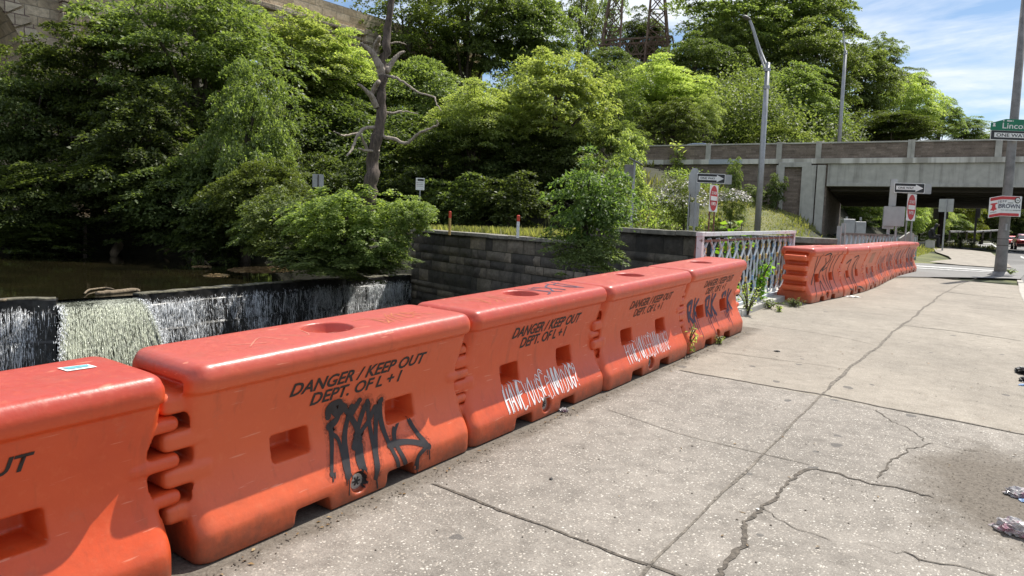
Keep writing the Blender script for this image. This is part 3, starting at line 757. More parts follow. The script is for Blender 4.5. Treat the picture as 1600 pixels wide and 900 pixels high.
child_at(link('water_sheet', np_mesh('water_sheet', np.array(V), Q), M['chute'], ch, True), ch)
def pick_chute(i):
    u = (rs.integers(0, 46) + .5 + rs.normal(0, .22))/46; s = .95 + 2.3*rs.random(); p = chute_pt(min(max(u, 0), 1), s)
    return p + no*(.03 + .04*rs.random()), no, nd, s
V, T = strands(12000, pick_chute, lambda: .0022 + .0065*rs.random()**2.5, lambda: .06 + .42*rs.random()**2)
child_at(link('water_strands', np_mesh('water_strands', V, T), M['drop_olive'], ch), ch)
def pick_foam(i):
    side = rs.random() < .5; s = .5 + 2.6*rs.random(); p = chute_pt(.0 if side else 1., s)
    return p + nd*rs.normal(0, .07) + no*(.04+.08*rs.random()), no, nd, s
V, T = strands(1300, pick_foam, lambda: .004 + .010*rs.random()**2, lambda: .03 + .08*rs.random())
child_at(link('spray', np_mesh('spray', V, T), M['drop'], ch), ch)
# drift wood and leaf scum on the pool
def log(name, label, pix, rad, m, z=ZC, group=None, lift=0.0):
    q = [onz(x, y, z+.02) for x, y in pix]; q = [Vector(p) for p in catmull([tuple(p) for p in q], 4)]
    mb = MB(); n = len(q); mb.tube([p + Vector((0, 0, lift*i/(n-1) + random.gauss(0, rad*.15))) for i, p in enumerate(q)], [rad*(.5+.5*math.sin(PI*(.15+.8*i/(n-1)))) for i in range(n)], 7)
    return tag(mb.build(name, m, None, True), label, 'driftwood', group)
log('drift_branch', 'pale peeled branch lodged on the dam beside the spillway notch', [(150, 459), (175, 457), (212, 453.5), (216, 455)], .07, M['driftwood'])
log('drift_branch', 'thin pale stick lying along the left end of the dam crest', [(2, 470), (20, 467.5), (48, 466.5)], .04, M['driftwood'])
log('drift_branch', 'curved stick floating left of the spillway notch', [(132, 459), (140, 453), (165, 450), (178, 452)], .03, M['driftwood'])
def scum(name, label, px, py, rx, ry, n, seed):
    r = np.random.default_rng(seed); mb = MB()
    for i in range(n):
        a = r.uniform(0, 6.28); q = r.random()**.6; c = onz(px + rx*q*math.cos(a), py + ry*q*math.sin(a), ZC)
        s = .03 + .09*r.random(); k = 5; ph = r.uniform(0, 6.28)
        top = [(c.x + s*1.8*math.cos(ph+2*PI*j/k)*r.uniform(.6, 1.2), c.y + s*math.sin(ph+2*PI*j/k)*r.uniform(.6, 1.2), ZC-.005+.02*r.random()) for j in range(k)]
        mb.add(top + [(x, y, ZC-.03) for x, y, z in top], [tuple(range(k))] + [(j, (j+1) % k, k+(j+1) % k, k+j) for j in range(k)])
    o = mb.build(name, M['dryleaf']); return tag(o, label, 'leaf scum')
scum('leaf_scum', 'broad brown raft of leaves floating below the vine mound', 408, 421, 48, 4.5, 620, 1)
scum('leaf_scum', 'small brown leaf raft floating in mid pool', 338, 430, 16, 2.5, 60, 2)
scum('leaf_scum', 'thin strip of floating leaves nearest the wooded shore', 316, 416, 14, 1.2, 40, 3)
log('fallen_log', 'bare log slanting into the shaded water, left one of a pair', [(178, 395), (205, 378), (232, 360)], .30, M['driftwood'], z=-.3, lift=1.3)
log('fallen_log', 'bare log slanting into the shaded water, right one of a pair', [(262, 394), (240, 378), (218, 362)], .26, M['driftwood'], z=-.3, lift=1.2)
p = onz(133, 397, ZC); mb = MB(); mb.tube([(p.x, p.y, ZC-.5), (p.x+.02, p.y, ZC+1.0), (p.x, p.y, ZC+2.0)], .09, 7); tag(mb.build('mooring_post', M['deadwood']), 'slim grey post standing in the shaded pool at far left', 'post')
# ------------------------------------------------------------------ overpass
BW = 24.0
ov = thing('overpass', 'concrete road overpass with brown brick parapet panels spanning the street', 'bridge', (B0.x, B0.y, 0), math.atan2(bx.y, bx.x))
UL, UR = bt(985, 240)[0]-10, TA + 34
zc0, zc1 = bt(1420, 255)[1], bt(1420, 246.5)[1]       # concrete band
zg = bt(1420, 287)[1]                                  # underside of the girder's web
zb0 = bt(1500, 297)[1]
zp = PAR_TOP
mb = MB(); mb.box(((UL+UR)/2, .18, (zc1+zp-.1)/2), (UR-UL, .30, zp-.1-zc1)); mb.build('parapet', M['panelbrick'], ov)
mb = MB(); mb.box(((UL+UR)/2, .18, zp-.045), (UR-UL, .44, .09), None, .01); mb.build('coping', M['concrete'], ov)
mb = MB(); mb.box(((UL+UR)/2, .14, (zc0+zc1)/2), (UR-UL, .52, zc1-zc0), None, .015); mb.build('band', M['coping_stain'], ov)
mb = MB(); mb.box(((TA+UR)/2, .27, (zg+zc0)/2), (UR-TA, .5, zc0-zg), None, .01); mb.box(((TA+UR)/2, .25, zb0+(zg-zb0)/2+.1), (UR-TA, .62, (zg-zb0)*.55), None, .01); mb.build('girder', M['girder'], ov)
posts = [bt(x, 235)[0] for x in (1107, 1217.5, 1279)] + [bt(1421, 235)[0], bt(1426, 235)[0]] + [bt(1560, 235)[0]]
for i, u in enumerate(posts):
    wd = .34 if i not in (3, 4) else .22
    mb = MB(); mb.box((u, .10, (zc1+zp)/2+.02), (wd, .36, zp-zc1+.05), None, .012); mb.build('parapet_post', M['concrete'], ov)
for k in range(12):
    y = 1.5 + 1.95*k; mb = MB(); mb.box(((TA+UR)/2, y, zb0+.42), (UR-TA-.4, .26, .95)); mb.box(((TA+UR)/2, y, zb0+.0), (UR-TA-.4, .5, .12)); mb.build('deck_beam', M['beam_dark'], ov)
mb = MB(); mb.box(((TA+UR)/2, BW/2+.4, zg+.75), (UR-TA, BW-.3, .4)); mb.build('deck_slab', M['girder'], ov)
mb = MB(); mb.box(((UL+UR)/2, BW/2+.4, DECK-.06), (UR-UL, BW-.3, .12)); mb.build('roadway', M['asphalt'], ov)
mb = MB(); mb.box(((UL+UR)/2, BW+.6, (zc0+zp)/2), (UR-UL, .34, zp-zc0)); mb.build('far_parapet', M['panelbrick'], ov)
# wing wall with its pilasters, and the abutments under the deck
mb = MB(); mb.box(((UL+TA)/2, .30, zc0/2), (TA-UL, .42, zc0-.0)); mb.build('wing_wall', M['panelbrick'], ov)
for x in (1217.5, 1262, 1281.5):
    u = bt(x, 300)[0]; wd = .5 if x != 1262 else .85
    mb = MB(); mb.box((u, .06, zc0/2-.05), (wd, .5, zc0-.1), None, .02); mb.build('pilaster', M['girder'], ov)
u0, u1 = bt(1217, 260)[0], bt(1268, 260)[0]; z0 = bt(1240, 259)[1]
mb = MB(); mb.box(((u0+u1)/2, .04, z0+.05), (u1-u0, .44, .3), None, .015); mb.build('string_course', M['girder'], ov)
u0, u1 = bt(1108, 256)[0], bt(1160, 256)[0]
mb = MB(); mb.box(((u0+u1)/2, -.125, (zc0+zc1)/2), (u1-u0, .012, (zc1-zc0)*.98)); mb.build('paint_patch', plain('pale blue cover paint', (.40, .44, .48), .8, .1), ov)
mb = MB(); mb.box((TA-.25, BW/2+.6, zg/2), (.5, BW, zg), None); mb.build('abutment', M['panelbrick'], ov)
mb = MB(); mb.box((UR+.3, BW/2+.3, zc0/2), (1.2, BW, zc0)); mb.build('abutment', M['panelbrick'], ov)

# ------------------------------------------------------------------ stone viaduct
V0 = at(355, 340, 60); vdir = Vector((.09, .996)).normalized()
vroot = thing('viaduct', 'tall brown stone arch viaduct rising behind the trees at upper left', 'viaduct', (V0.x, V0.y, 0), math.atan2(vdir.y, vdir.x))
vn = Vector((-vdir.y, vdir.x))
def vt(px, py):
    r = ray(px, py); t = (V0.x*vn.x + V0.y*vn.y)/(r.x*vn.x + r.y*vn.y); p = r*t
    return (p.x-V0.x)*vdir.x + (p.y-V0.y)*vdir.y, p.z + EYE
u1, zq = vt(-200, 300); 
ua, za = vt(58, 150)
uR, zs = vt(50, 135); u5, z5 = vt(6, 18); R1 = ((uR-u5)**2 + (z5-zs)**2)/(2*(uR-u5)); c1x = uR - R1
R2 = 6.0; c2x = vt(352, 60)[0] + R2; zs2 = vt(400, 20)[1] - R2 - .6
ztop = vt(420, 8)[1]
def arch_poly(x0, x1, arches, zb, zt):
    """outline of a wall with round-headed openings cut from below"""
    p = [(x0, zb)]
    for cx, R, s in sorted(arches):
        p.append((cx-R, zb)); p += [(cx - R*math.cos(a), s + R*math.sin(a)) for a in np.linspace(0, PI, 28)]; p.append((cx+R, zb))
    return p + [(x1, zb), (x1, zt), (x0, zt)]
arch = [(c1x, R1, zs), (c2x, R2, zs2), (c2x+2*R2+5, R2, zs2)]
X0, X1 = c1x-R1-3, c2x+3*R2+6.5
pl = arch_poly(X0, X1, arch, -3, ztop)
vv, _, ff, _, _, _ = delaunay_2d_cdt([Vector(p) for p in pl], [(i, (i+1) % len(pl)) for i in range(len(pl))], [], 1, 1e-5)
mb = MB(); nv = len(vv)
mb.add([(v.x, 0, v.y) for v in vv] + [(v.x, 9.0, v.y) for v in vv], [tuple(f) for f in ff] + [tuple(nv+i for i in reversed(f)) for f in ff])
m_ = len(pl); mb.add([(x, 0, z) for x, z in pl] + [(x, 9.0, z) for x, z in pl], [(i, (i+1) % m_, m_+(i+1) % m_, m_+i) for i in range(m_)])
mb.build('wall', M['viaduct'], vroot)
for cx, R, s in arch:
    mb = MB(); n = int(R*3.4)
    for i in range(n):
        a0, a1 = PI*i/n+.008, PI*(i+1)/n-.008; dp = .12 + .05*((i*7) % 3)
        q = [(cx - r_*math.cos(a), s + r_*math.sin(a)) for r_, a in ((R-.02, a0), (R+1.15, a0), (R+1.15, a1), (R-.02, a1))]
        mb.prism(q, -dp, .15)
    mb.build('arch_ring', M['viaduct_trim'], vroot)
up0, up1 = vt(92, 60)[0], vt(122, 60)[0]
for u0, u1 in ((up0, up1), (c2x+R2+1.6, c2x+R2+3.4)):
    mb = MB(); z = -3; k = 0
    while z < ztop:
        mb.box(((u0+u1)/2, -.25, z+.33), (u1-u0-.06*(k % 2), .95-.12*(k % 2), .66), None, .05); z += .68; k += 1
    mb.build('buttress', M['viaduct_trim'], vroot)
mb = MB(); mb.box(((X0+X1)/2, -.28, ztop-.2), (X1-X0, .6, .45), None, .06); mb.box(((X0+X1)/2, -.12, ztop-.75), (X1-X0, .3, .3), None, .04); mb.build('cornice', M['viaduct_trim'], vroot)
mb = MB(); mb.box(((X0+X1)/2, .3, ztop+.9), (X1-X0, .6, 1.8)); mb.build('parapet', M['viaduct'], vroot)

# ------------------------------------------------------------------ traffic barriers: one moulded shell, copied
HL = .925
PROF = [(.285, 0), (.292, .02), (.294, .11), (.285, .15), (.252, .21), (.214, .29), (.188, .38), (.178, .46), (.186, .55), (.209, .64), (.236, .72), (.245, .762), (.277, .78), (.290, .82), (.287, .855), (.267, .888), (.234, .902), (.15, .905)]
def barrier_shell():
    pr = catmull(PROF, 3); pr = [(max(a[0], .0), min(max(a[1], 0), .906)) for a in pr]
    ring = [(a, z) for a, z in pr] + [(-a, z) for a, z in reversed(pr)]
    st = [0, .004, .014, .03, .05, .075]; ys = [-HL+s for s in st] + list(np.linspace(-HL+.12, HL-.12, 24)) + [HL-s for s in reversed(st)]
    R = .075; mb = MB(); vs = []
    for y in ys:
        d = HL - abs(y); ins = R - math.sqrt(max(0, R*R-(R-d)**2)) if d < R else 0
        for a, z in ring:
            sg = 1 if a > 0 else -1
            vs.append((sg*max(.02, abs(a)-ins), y, z - (ins*.8 if z > .86 else ins*.3 if z > .78 else 0)))
    m = len(ring); n = len(ys)
    mb.add(vs, [(i*m+j, i*m+(j+1) % m, (i+1)*m+(j+1) % m, (i+1)*m+j) for i in range(n-1) for j in range(m)] + [tuple(range(m)), tuple((n-1)*m+j for j in range(m))])
    base = mb.build('shell', M['plastic'])
    def frus(c, so, si, ax, depth):
        """tapered pocket cutter: outer size so at c, inner size si at depth along ax (+1/-1 x, or 'z')"""
        mb = MB(); vs = []
        for k, sz in ((0, so), (1, si)):
            for u, v in ((-1, -1), (1, -1), (1, 1), (-1, 1)):
                if ax == 'z': vs.append((c[0]+u*sz[0]/2, c[1]+v*sz[1]/2, c[2]-depth*k))
                elif ax in (1, -1): vs.append((c[0]-ax*depth*k, c[1]+u*sz[0]/2, c[2]+v*sz[1]/2))
                else: s_ = 1 if ax == 'y+' else -1; vs.append((c[0]+u*sz[0]/2, c[1]-s_*depth*k, c[2]+v*sz[1]/2))
        mb.add(vs, [(0, 1, 2, 3), (7, 6, 5, 4), (0, 4, 5, 1), (1, 5, 6, 2), (2, 6, 7, 3), (3, 7, 4, 0)]); return mb
    cut, addm = [], []
    for sx in (1, -1):
        for y in (-.375, .375): cut.append(frus((sx*.30, y, .388), (.25, .155), (.19, .105), sx, .27))
    for y in (-.32, .29):
        mb = MB(); mb.prism([(y-.125, -.05), (y+.125, -.05), (y+.10, .085), (y-.10, .085)], -.4, .4, 'yz'); cut.append(mb)
    for sx in (1, -1):
        mb = MB(); mb.tube([(sx*.35, -.02, .095), (sx*.255, -.02, .095)], .058, 20); cut.append(mb)
    mb = MB(); mb.tube([(0, .0, 1.0), (0, .0, .895), (0, .0, .84)], [.145, .14, .12], 28); cut.append(mb)
    mb = MB(); mb.tube([(0, -.05, .95), (0, -.05, .70)], .11, 28); 
    for sy, ax in ((1, 'y+'), (-1, 'y-')): cut.append(frus((0, sy*(HL+.02), .50), (.40, .66), (.36, .62), ax, .075))
    for zk in (.235, .40, .565, .73): addm.append(((0, -HL+.03, zk), (.385, .235, .096)))
    for zk in (.318, .483, .648): addm.append(((0, HL-.03, zk), (.385, .235, .07)))
    objs = []
    for c in cut: objs.append(('DIFFERENCE', c.build('cutter', None)))
    for c, s in addm:
        mb = MB(); mb.box(c, s, None, .03); objs.append(('UNION', mb.build('knuckle', None)))
    for op, o in objs:
        md = base.modifiers.new('b', 'BOOLEAN'); md.operation = op; md.object = o; md.solver = 'EXACT'
    md = base.modifiers.new('r', 'REMESH'); md.mode = 'VOXEL'; md.voxel_size = .0085; md.use_smooth_shade = True
    md = base.modifiers.new('s', 'SMOOTH'); md.iterations = 4; md.factor = .5
    bpy.context.view_layer.update()
    dg = bpy.context.evaluated_depsgraph_get(); me = bpy.data.meshes.new_from_object(base.evaluated_get(dg), depsgraph=dg)
    for _, o in objs: bpy.data.objects.remove(o)
    bpy.data.objects.remove(base); me.name = 'shell'
    me.polygons.foreach_set('use_smooth', [True]*len(me.polygons))
    if len(me.materials) == 0: me.materials.append(M['plastic'])
    return me
SHELL = barrier_shell()
bmt = bmesh.new(); bmt.from_mesh(SHELL); BVH = BVHTree.FromBMesh(bmt); bmt.free()

def font_mesh(txt, size, shear=0.0, bold=0.0, spacing=1.0, line=1.0, ax='CENTER'):
    cu_ = bpy.data.curves.new('txt', 'FONT'); cu_.body = txt; cu_.size = size; cu_.shear = shear; cu_.offset = bold
    cu_.space_character = spacing; cu_.space_line = line; cu_.align_x = ax; cu_.align_y = 'CENTER'; cu_.resolution_u = 3
    o = bpy.data.objects.new('txt', cu_); COL.objects.link(o); bpy.context.view_layer.update()
    dg = bpy.context.evaluated_depsgraph_get(); me = bpy.data.meshes.new_from_object(o.evaluated_get(dg), depsgraph=dg)
    bpy.data.objects.remove(o); return me
def on_shell(bm, lift=.0022, side=1):
    """lays a flat (y, z) drawing onto the moulded front of the shell; kills what falls into pockets"""
    dead = []
    for v in bm.verts:
        h = BVH.ray_cast(Vector((side*1.0, v.co.x, v.co.y)), Vector((-side, 0, 0)))
        if h[0] is None or abs(h[0].x) < .165: dead.append(v); continue
        v.co = h[0] + h[1]*lift
    bmesh.ops.delete(bm, geom=dead, context='VERTS')
def fine(bm, mx):
    for _ in range(5):
        e = [e for e in bm.edges if e.calc_length() > mx]
        if not e: break
        bmesh.ops.subdivide_edges(bm, edges=e, cuts=1); bmesh.ops.triangulate(bm, faces=bm.faces[:])
def stencil(lines, parent, m, shear=.22, bold=.024, stretch=None, gaps=True):
    """lines: (text, y centre, z centre, height, width)"""
    bm = bmesh.new()
    for txt, yc, zc, hh, ww in lines:
        me = font_mesh(txt, 1, shear, bold); b2 = bmesh.new(); b2.from_mesh(me)
        xs_ = [v.co.x for v in b2.verts]; ys_ = [v.co.y for v in b2.verts]
        x0, x1, y0, y1 = min(xs_), max(xs_), min(ys_), max(ys_)
        for v in b2.verts: v.co = Vector((yc + ((v.co.x-x0)/(x1-x0)-.5)*ww, zc + ((v.co.y-y0)/(y1-y0)-.5)*hh, 0))
        tm = bpy.data.meshes.new('t'); b2.to_mesh(tm); b2.free(); bm.from_mesh(tm)
    bmesh.ops.triangulate(bm, faces=bm.faces[:]); fine(bm, .03)
    if gaps:   # worn gaps in the stencil paint
        r = random.Random(len(lines[0][0])*7 + int(lines[0][3]*1e4)); kill = [f for f in bm.faces if r.random() < .0]
        bmesh.ops.delete(bm, geom=kill, context='FACES')
    on_shell(bm); me = bpy.data.meshes.new('stencil_lettering'); bm.to_mesh(me); bm.free()
    return link('stencil_lettering', me, m, parent)
def scrawl(strokes, wd, parent, m, name='graffiti_tag', seed=0, smooth=6, top=False, lift=.0028):
    """painted strokes: lists of (y, z) in the barrier's own frame"""
    r = random.Random(seed); bm = bmesh.new()
    for k, S in enumerate(strokes):
        W = (wd[k] if hasattr(wd, '__len__') else wd)*r.uniform(.85, 1.2); Q = catmull(S, smooth) if len(S) > 2 else catmull([S[0], ((S[0][0]+S[1][0])/2, (S[0][1]+S[1][1])/2), S[1]], smooth)
        L = []
        for a, b in zip(Q[:-1], Q[1:]):
            n = max(1, int(np.linalg.norm(b-a)/.012)); L += [a + (b-a)*i/n for i in range(n)]
        L.append(Q[-1]); n = len(L); prev = None
        for i, p in enumerate(L):
            d = L[min(i+1, n-1)] - L[max(i-1, 0)]; d = d/(np.linalg.norm(d)+1e-9); nn = np.array((-d[1], d[0]))
            ww = W*(.85 + .15*math.sin(i*.21+k))*min(1, .55 + min(i, n-1-i)*.3)*.5
            z_ = k*1e-4
            row = [bm.verts.new((p[0]+nn[0]*ww*s, p[1]+nn[1]*ww*s, z_)) for s in (-1, 0, 1)]
            if prev:
                for j in (0, 1): bm.faces.new((prev[j], prev[j+1], row[j+1], row[j]))
            prev = row
        # round blob of paint where the stroke ends
        for e in (0, n-1):
            ang = [2*PI*q/8 for q in range(8)]; vs = [bm.verts.new((L[e][0]+W*.47*math.cos(a), L[e][1]+W*.47*math.sin(a), 0)) for a in ang]; bm.faces.new(vs)
    bmesh.ops.triangulate(bm, faces=bm.faces[:])
    if top:
        dead = []
        for i, v in enumerate(bm.verts):
            h = BVH.ray_cast(Vector((v.co.y, v.co.x, 2)), Vector((0, 0, -1)))
            if h[0] is None or h[0].z < .86: dead.append(v)
            else: v.co = h[0] + h[1]*.0022
        bmesh.ops.delete(bm, geom=dead, context='VERTS')
    else:
        lf = [.0022 + .0009*((v.index//40) % 3) for v in bm.verts]
        on_shell(bm, .0012 if name == 'overspray' else lift)
    me = bpy.data.meshes.new(name); bm.to_mesh(me); bm.free(); return link(name, me, m, parent)
GROUP = 'orange plastic barriers lined up along the pavement'
def barrier(x, y, rz, label, fade, ys=1.0):
    t = thing('traffic_barrier', label, 'traffic barrier', (x, y, gzf(x, y)+.004), 0, GROUP)
    sl = (gzf(x, y+.9)-gzf(x, y-.9))/1.8
    t.rotation_euler = (math.atan(sl), math.atan(.0323), rz)
    t.scale = (1, ys, 1.02); s = link('shell', SHELL, None, t); s.color = (fade, 0, 0, 1)
    mb = MB(); mb.tube([(.238, -.02, .095), (.262, -.02, .095)], .043, 18); p = mb.build('drain_plug', M['plug'], t)
    mb = MB()
    for a in (0, PI/3, 2*PI/3): mb.box((.2635, -.02, .095), (.004, .05, .009), Matrix.Rotation(a, 3, 'X'))
    mb.build('slot', M['plug_dark'], p)
    return t
TXT = lambda dz=0.0, k=1.0, dy=0.0: [('DANGER / KEEP OUT', .075+dy, .675+dz+.012*(k-1)*10*.35, .072*k, .95), ('DEPT. OF L + I', .055+dy, .593+dz-.008*(k-1)*10*.35, .070*k, .64)]
X1_ = -3.185
b1 = barrier(X1_+.01, .69, 0, 'nearest orange barrier, cut off by the picture edge, with a teal sticker on top', .0, 1.05)
b2 = barrier(X1_, 2.735, 0, 'orange barrier with a big black spray-painted tag below its stencil letters', .5, 1.05)
b3 = barrier(X1_, 4.635, 0, 'orange barrier with a bold white scribbled question and crisp stencil letters', .18)
b4 = barrier(X1_+.03, 6.45, 0, 'orange barrier with a faint white scribbled question, beside the one with purple tags', .24)
b5 = barrier(X1_+.02, 8.32, 0, 'faded orange barrier with purple paint drips next to the iron railing', .45)
b1['label'] = 'nearest orange barrier, cut off by the picture edge, with a teal sticker on top'
b3['label'] = 'orange barrier with a bold white scribbled question and crisp stencil letters'
b4['label'] = 'orange barrier with a fainter white question, touching the purple-tagged one'
for b, dz, k, mm in ((b1, -.01, 1.0, 'black_ink'), (b2, 0, 1.0, 'black_ink'), (b3, .0, 1.15, 'black_ink'), (b4, .0, 1.1, 'ink_brown'), (b5, .02, 1.15, 'ink_brown')):
    stencil(TXT(dz, k, -.10 if b is b1 else 0.0), b, M[mm])
def from_px(b, strokes, f=lambda u, v: (u, v), x=-2.985):
    """strokes traced in the photograph, carried to the barrier's own (y, z)"""
    out = []; bpy.context.view_layer.update(); mi = b.matrix_world.inverted()
    for S in strokes:
        q = []
        for u, v in S:
            px, py = f(u, v); r = ray(px, py); h = BVH.ray_cast(mi @ Vector((0, 0, EYE)), (mi.to_3x3() @ r).normalized())
            if h[0] is not None: q.append((h[0].y, h[0].z))
            else: t = x/r.x; q.append((r.y*t - b.location.y, EYE + r.z*t - gzf(x, r.y*t)))
        out.append(q)
    return out
f2 = lambda u, v: (460+u/4.5, 580+v/4.5)
tag2 = [[(235, 320), (240, 265), (275, 230), (320, 215), (318, 270), (290, 345), (240, 390)], [(262, 250), (300, 300), (350, 250)], [(250, 380), (262, 520), (263, 725)], [(255, 440), (300, 470), (330, 560), (372, 735)],
        [(400, 250), (352, 440), (362, 600), (376, 740)], [(335, 240), (400, 330), (445, 430), (418, 535)], [(455, 205), (410, 280), (375, 330)], [(510, 210), (445, 400), (430, 460)],
        [(458, 470), (448, 620), (462, 775)], [(462, 520), (480, 640), (472, 770)], [(515, 225), (530, 400), (565, 560), (572, 745)], [(450, 445), (520, 350), (572, 245), (570, 420), (580, 700)],
        [(610, 200), (572, 330)], [(600, 210), (620, 400), (655, 755)], [(662, 205), (655, 330), (712, 510), (725, 755)], [(668, 520), (740, 500), (820, 497), (920, 515)], [(790, 330), (850, 420), (945, 530)], [(930, 530), (870, 600), (858, 690)]]
drips2 = [[(270, 720), (272, 775)], [(285, 715), (286, 750)], [(378, 740), (384, 870)], [(365, 740), (368, 800)], [(396, 720), (398, 820)], [(478, 770), (480, 810)], [(490, 740), (492, 780)], [(575, 750), (583, 820)], [(668, 750), (672, 780)], [(948, 560), (950, 615)], [(935, 560), (936, 585)], [(860, 690), (862, 712)]]
scrawl(from_px(b2, tag2, f2), .095, b2, M['overspray'], 'overspray', seed=4)
scrawl(from_px(b2, tag2 + drips2, f2), [.036]*len(tag2) + [.009]*len(drips2), b2, M['spray_black'], seed=2)
GL = {'H': [[(0, 0), (.05, 1)], [(.8, 0), (.75, 1)], [(0, .5), (.8, .55)]], 'A': [[(0, 0), (.4, 1), (.8, 0)], [(.15, .4), (.7, .4)]], 'V': [[(0, 1), (.4, 0), (.8, 1)]], 'E': [[(.7, .95), (.05, 1), (.1, 0), (.75, .05)], [(.1, .5), (.6, .55)]],
      'Y': [[(0, 1), (.4, .5)], [(.85, 1), (.3, 0)]], 'O': [[(.4, 1), (.05, .6), (.35, 0), (.75, .45), (.42, 1)]], 'U': [[(0, 1), (.1, .1), (.5, 0), (.75, .3), (.75, 1)]], 'S': [[(.75, .9), (.25, 1), (.15, .6), (.7, .4), (.5, 0), (0, .1)]],
      'N': [[(0, 0), (.05, 1), (.7, 0), (.75, 1)]], 'M': [[(0, 0), (.1, 1), (.42, .2), (.75, 1), (.85, 0)]], 'D': [[(.05, 0), (.1, 1), (.75, .6), (.6, .1), (.05, 0)]], 'G': [[(.75, .85), (.3, 1), (.05, .4), (.4, 0), (.75, .4), (.4, .42)]], '?': [[(0, .75), (.3, 1), (.7, .8), (.35, .45), (.35, .3)], [(.3, .05), (.36, .03)]]}
def handwriting(txt, y0, y1, z0, z1, seed, slope=0.0, double=.5):
    r = random.Random(seed); st = []; n = len(txt); w_ = (y1-y0)/n
    for i, c in enumerate(txt):
        for S in GL[c]:
            for rep in range(2 if r.random() < double else 1):
                dy, dz = r.uniform(-.1, .1)*w_, r.uniform(-.05, .05)*(z1-z0); k = r.uniform(.9, 1.2)
                st.append([(y0 + (i + x*.95*k)*w_ + dy + r.uniform(-.03, .03)*w_, z0 + slope*(i/n) + (z1-z0)*(z*k) + dz) for x, z in S])
    return st
scrawl(handwriting('HAVEYOUSEENMYDOG?', -.50, .51, .14, .30, 4, .0, .7), .0085, b3, M['spray_white'], seed=5)
scrawl(handwriting('HAVEYOUSEENMYDOG?', -.46, .50, .16, .33, 6, .0, .3), .0070, b4, M['spray_white'], seed=6)
def jag(y0, y1, z0, z1, n, seed, wob=.25):
    r = random.Random(seed); st = []
    for i in range(n):
        y = y0 + (y1-y0)*(i+.5)/n; st.append([(y + r.uniform(-wob, wob)*.2, z1 + r.uniform(-.05, .05)), (y + r.uniform(-wob, wob)*.15, (z0+z1)/2 + r.uniform(-.1, .1)), (y + r.uniform(-wob, wob)*.25, z0 + r.uniform(-.06, .06))])
    return st
for k, y0 in enumerate((-.62, -.08, .47)):
    rk = [[(y0-.12, .33), (y0-.11, .52)], [(y0-.13, .50), (y0-.02, .53), (y0-.04, .42), (y0-.1, .40), (y0+.0, .30)], [(y0+.05, .31), (y0+.07, .55)], [(y0+.17, .53), (y0+.08, .42), (y0+.18, .31)]]
    dr = [[(y0-.10+.055*q, .40), (y0-.09+.055*q, .12 + .06*((q*7+k) % 4))] for q in range(5)]
    scrawl(rk + dr, [.045]*4 + [.013]*5, b5, M['spray_purple'], seed=8+k)
# scratched names and smears on the lids
scrawl([[(-.6, .02), (-.45, .10)], [(-.55, .12), (-.4, -.02), (-.35, .1)], [(-.3, .0), (-.2, .1), (-.15, -.03)], [(-.1, .14), (.1, .15)]], .0045, b2, M['pale_patch'], 'scratches', 11, top=True)
scrawl(jag(.28, .66, -.02, .13, 9, 12, .4), .007, b2, M['scratch_yellow'], 'scratches', 12, top=True)
scrawl(jag(-.6, -.2, -.08, .14, 7, 13, .3), .007, b3, M['scratch_yellow'], 'scratches', 13, top=True)
scrawl(jag(.15, .75, -.12, .16, 8, 14, .5), .02, b3, M['spray_purple'], 'marker_scrawl', 14, top=True)
scrawl(jag(-.75, -.6, -.05, .05, 3, 16, .5), .03, b1, M['spray_grey'], 'marker_scrawl', 16, top=True)
st_b = [[(.0, .0)]]
# the sticker on the nearest lid
def lid_patch(b, corners, m, name, lift, nsub=6):
    q = []; bpy.context.view_layer.update(); mi = b.matrix_world.inverted()
    for px, py in corners:
        r = ray(px, py); h = BVH.ray_cast(mi @ Vector((0, 0, EYE)), (mi.to_3x3() @ r).normalized())
        if h[0] is None: t = (.925 + gzf(-3.2, 1.0) - EYE)/r.z; h = (mi @ Vector((r.x*t, r.y*t, EYE + r.z*t)),)
        q.append(Vector((h[0].y, h[0].x)))
    bm = bmesh.new(); n = nsub; vs = [[None]*(n+1) for _ in range(n+1)]
    for i in range(n+1):
        for j in range(n+1):
            a, c = i/n, j/n; p = q[0]*(1-a)*(1-c) + q[1]*a*(1-c) + q[2]*a*c + q[3]*(1-a)*c
            h = BVH.ray_cast(Vector((p.y, p.x, 2)), Vector((0, 0, -1))); vs[i][j] = bm.verts.new((h[0] if h[0] is not None else Vector((p.y, p.x, .905))) + Vector((0, 0, lift)))
    for i in range(n):
        for j in range(n): bm.faces.new((vs[i][j], vs[i+1][j], vs[i+1][j+1], vs[i][j+1]))
    bmesh.ops.recalc_face_normals(bm, faces=bm.faces[:]); me = bpy.data.meshes.new(name); bm.to_mesh(me); bm.free(); return link(name, me, m, b)
stk = lid_patch(b1, [(89, 576), (105, 581), (152, 574), (137, 570)], M['sign_white'], 'sticker', .003)
lid_patch(b1, [(96, 576.2), (108, 578.6), (140, 573.6), (136, 571)], M['teal'], 'print', .0045)
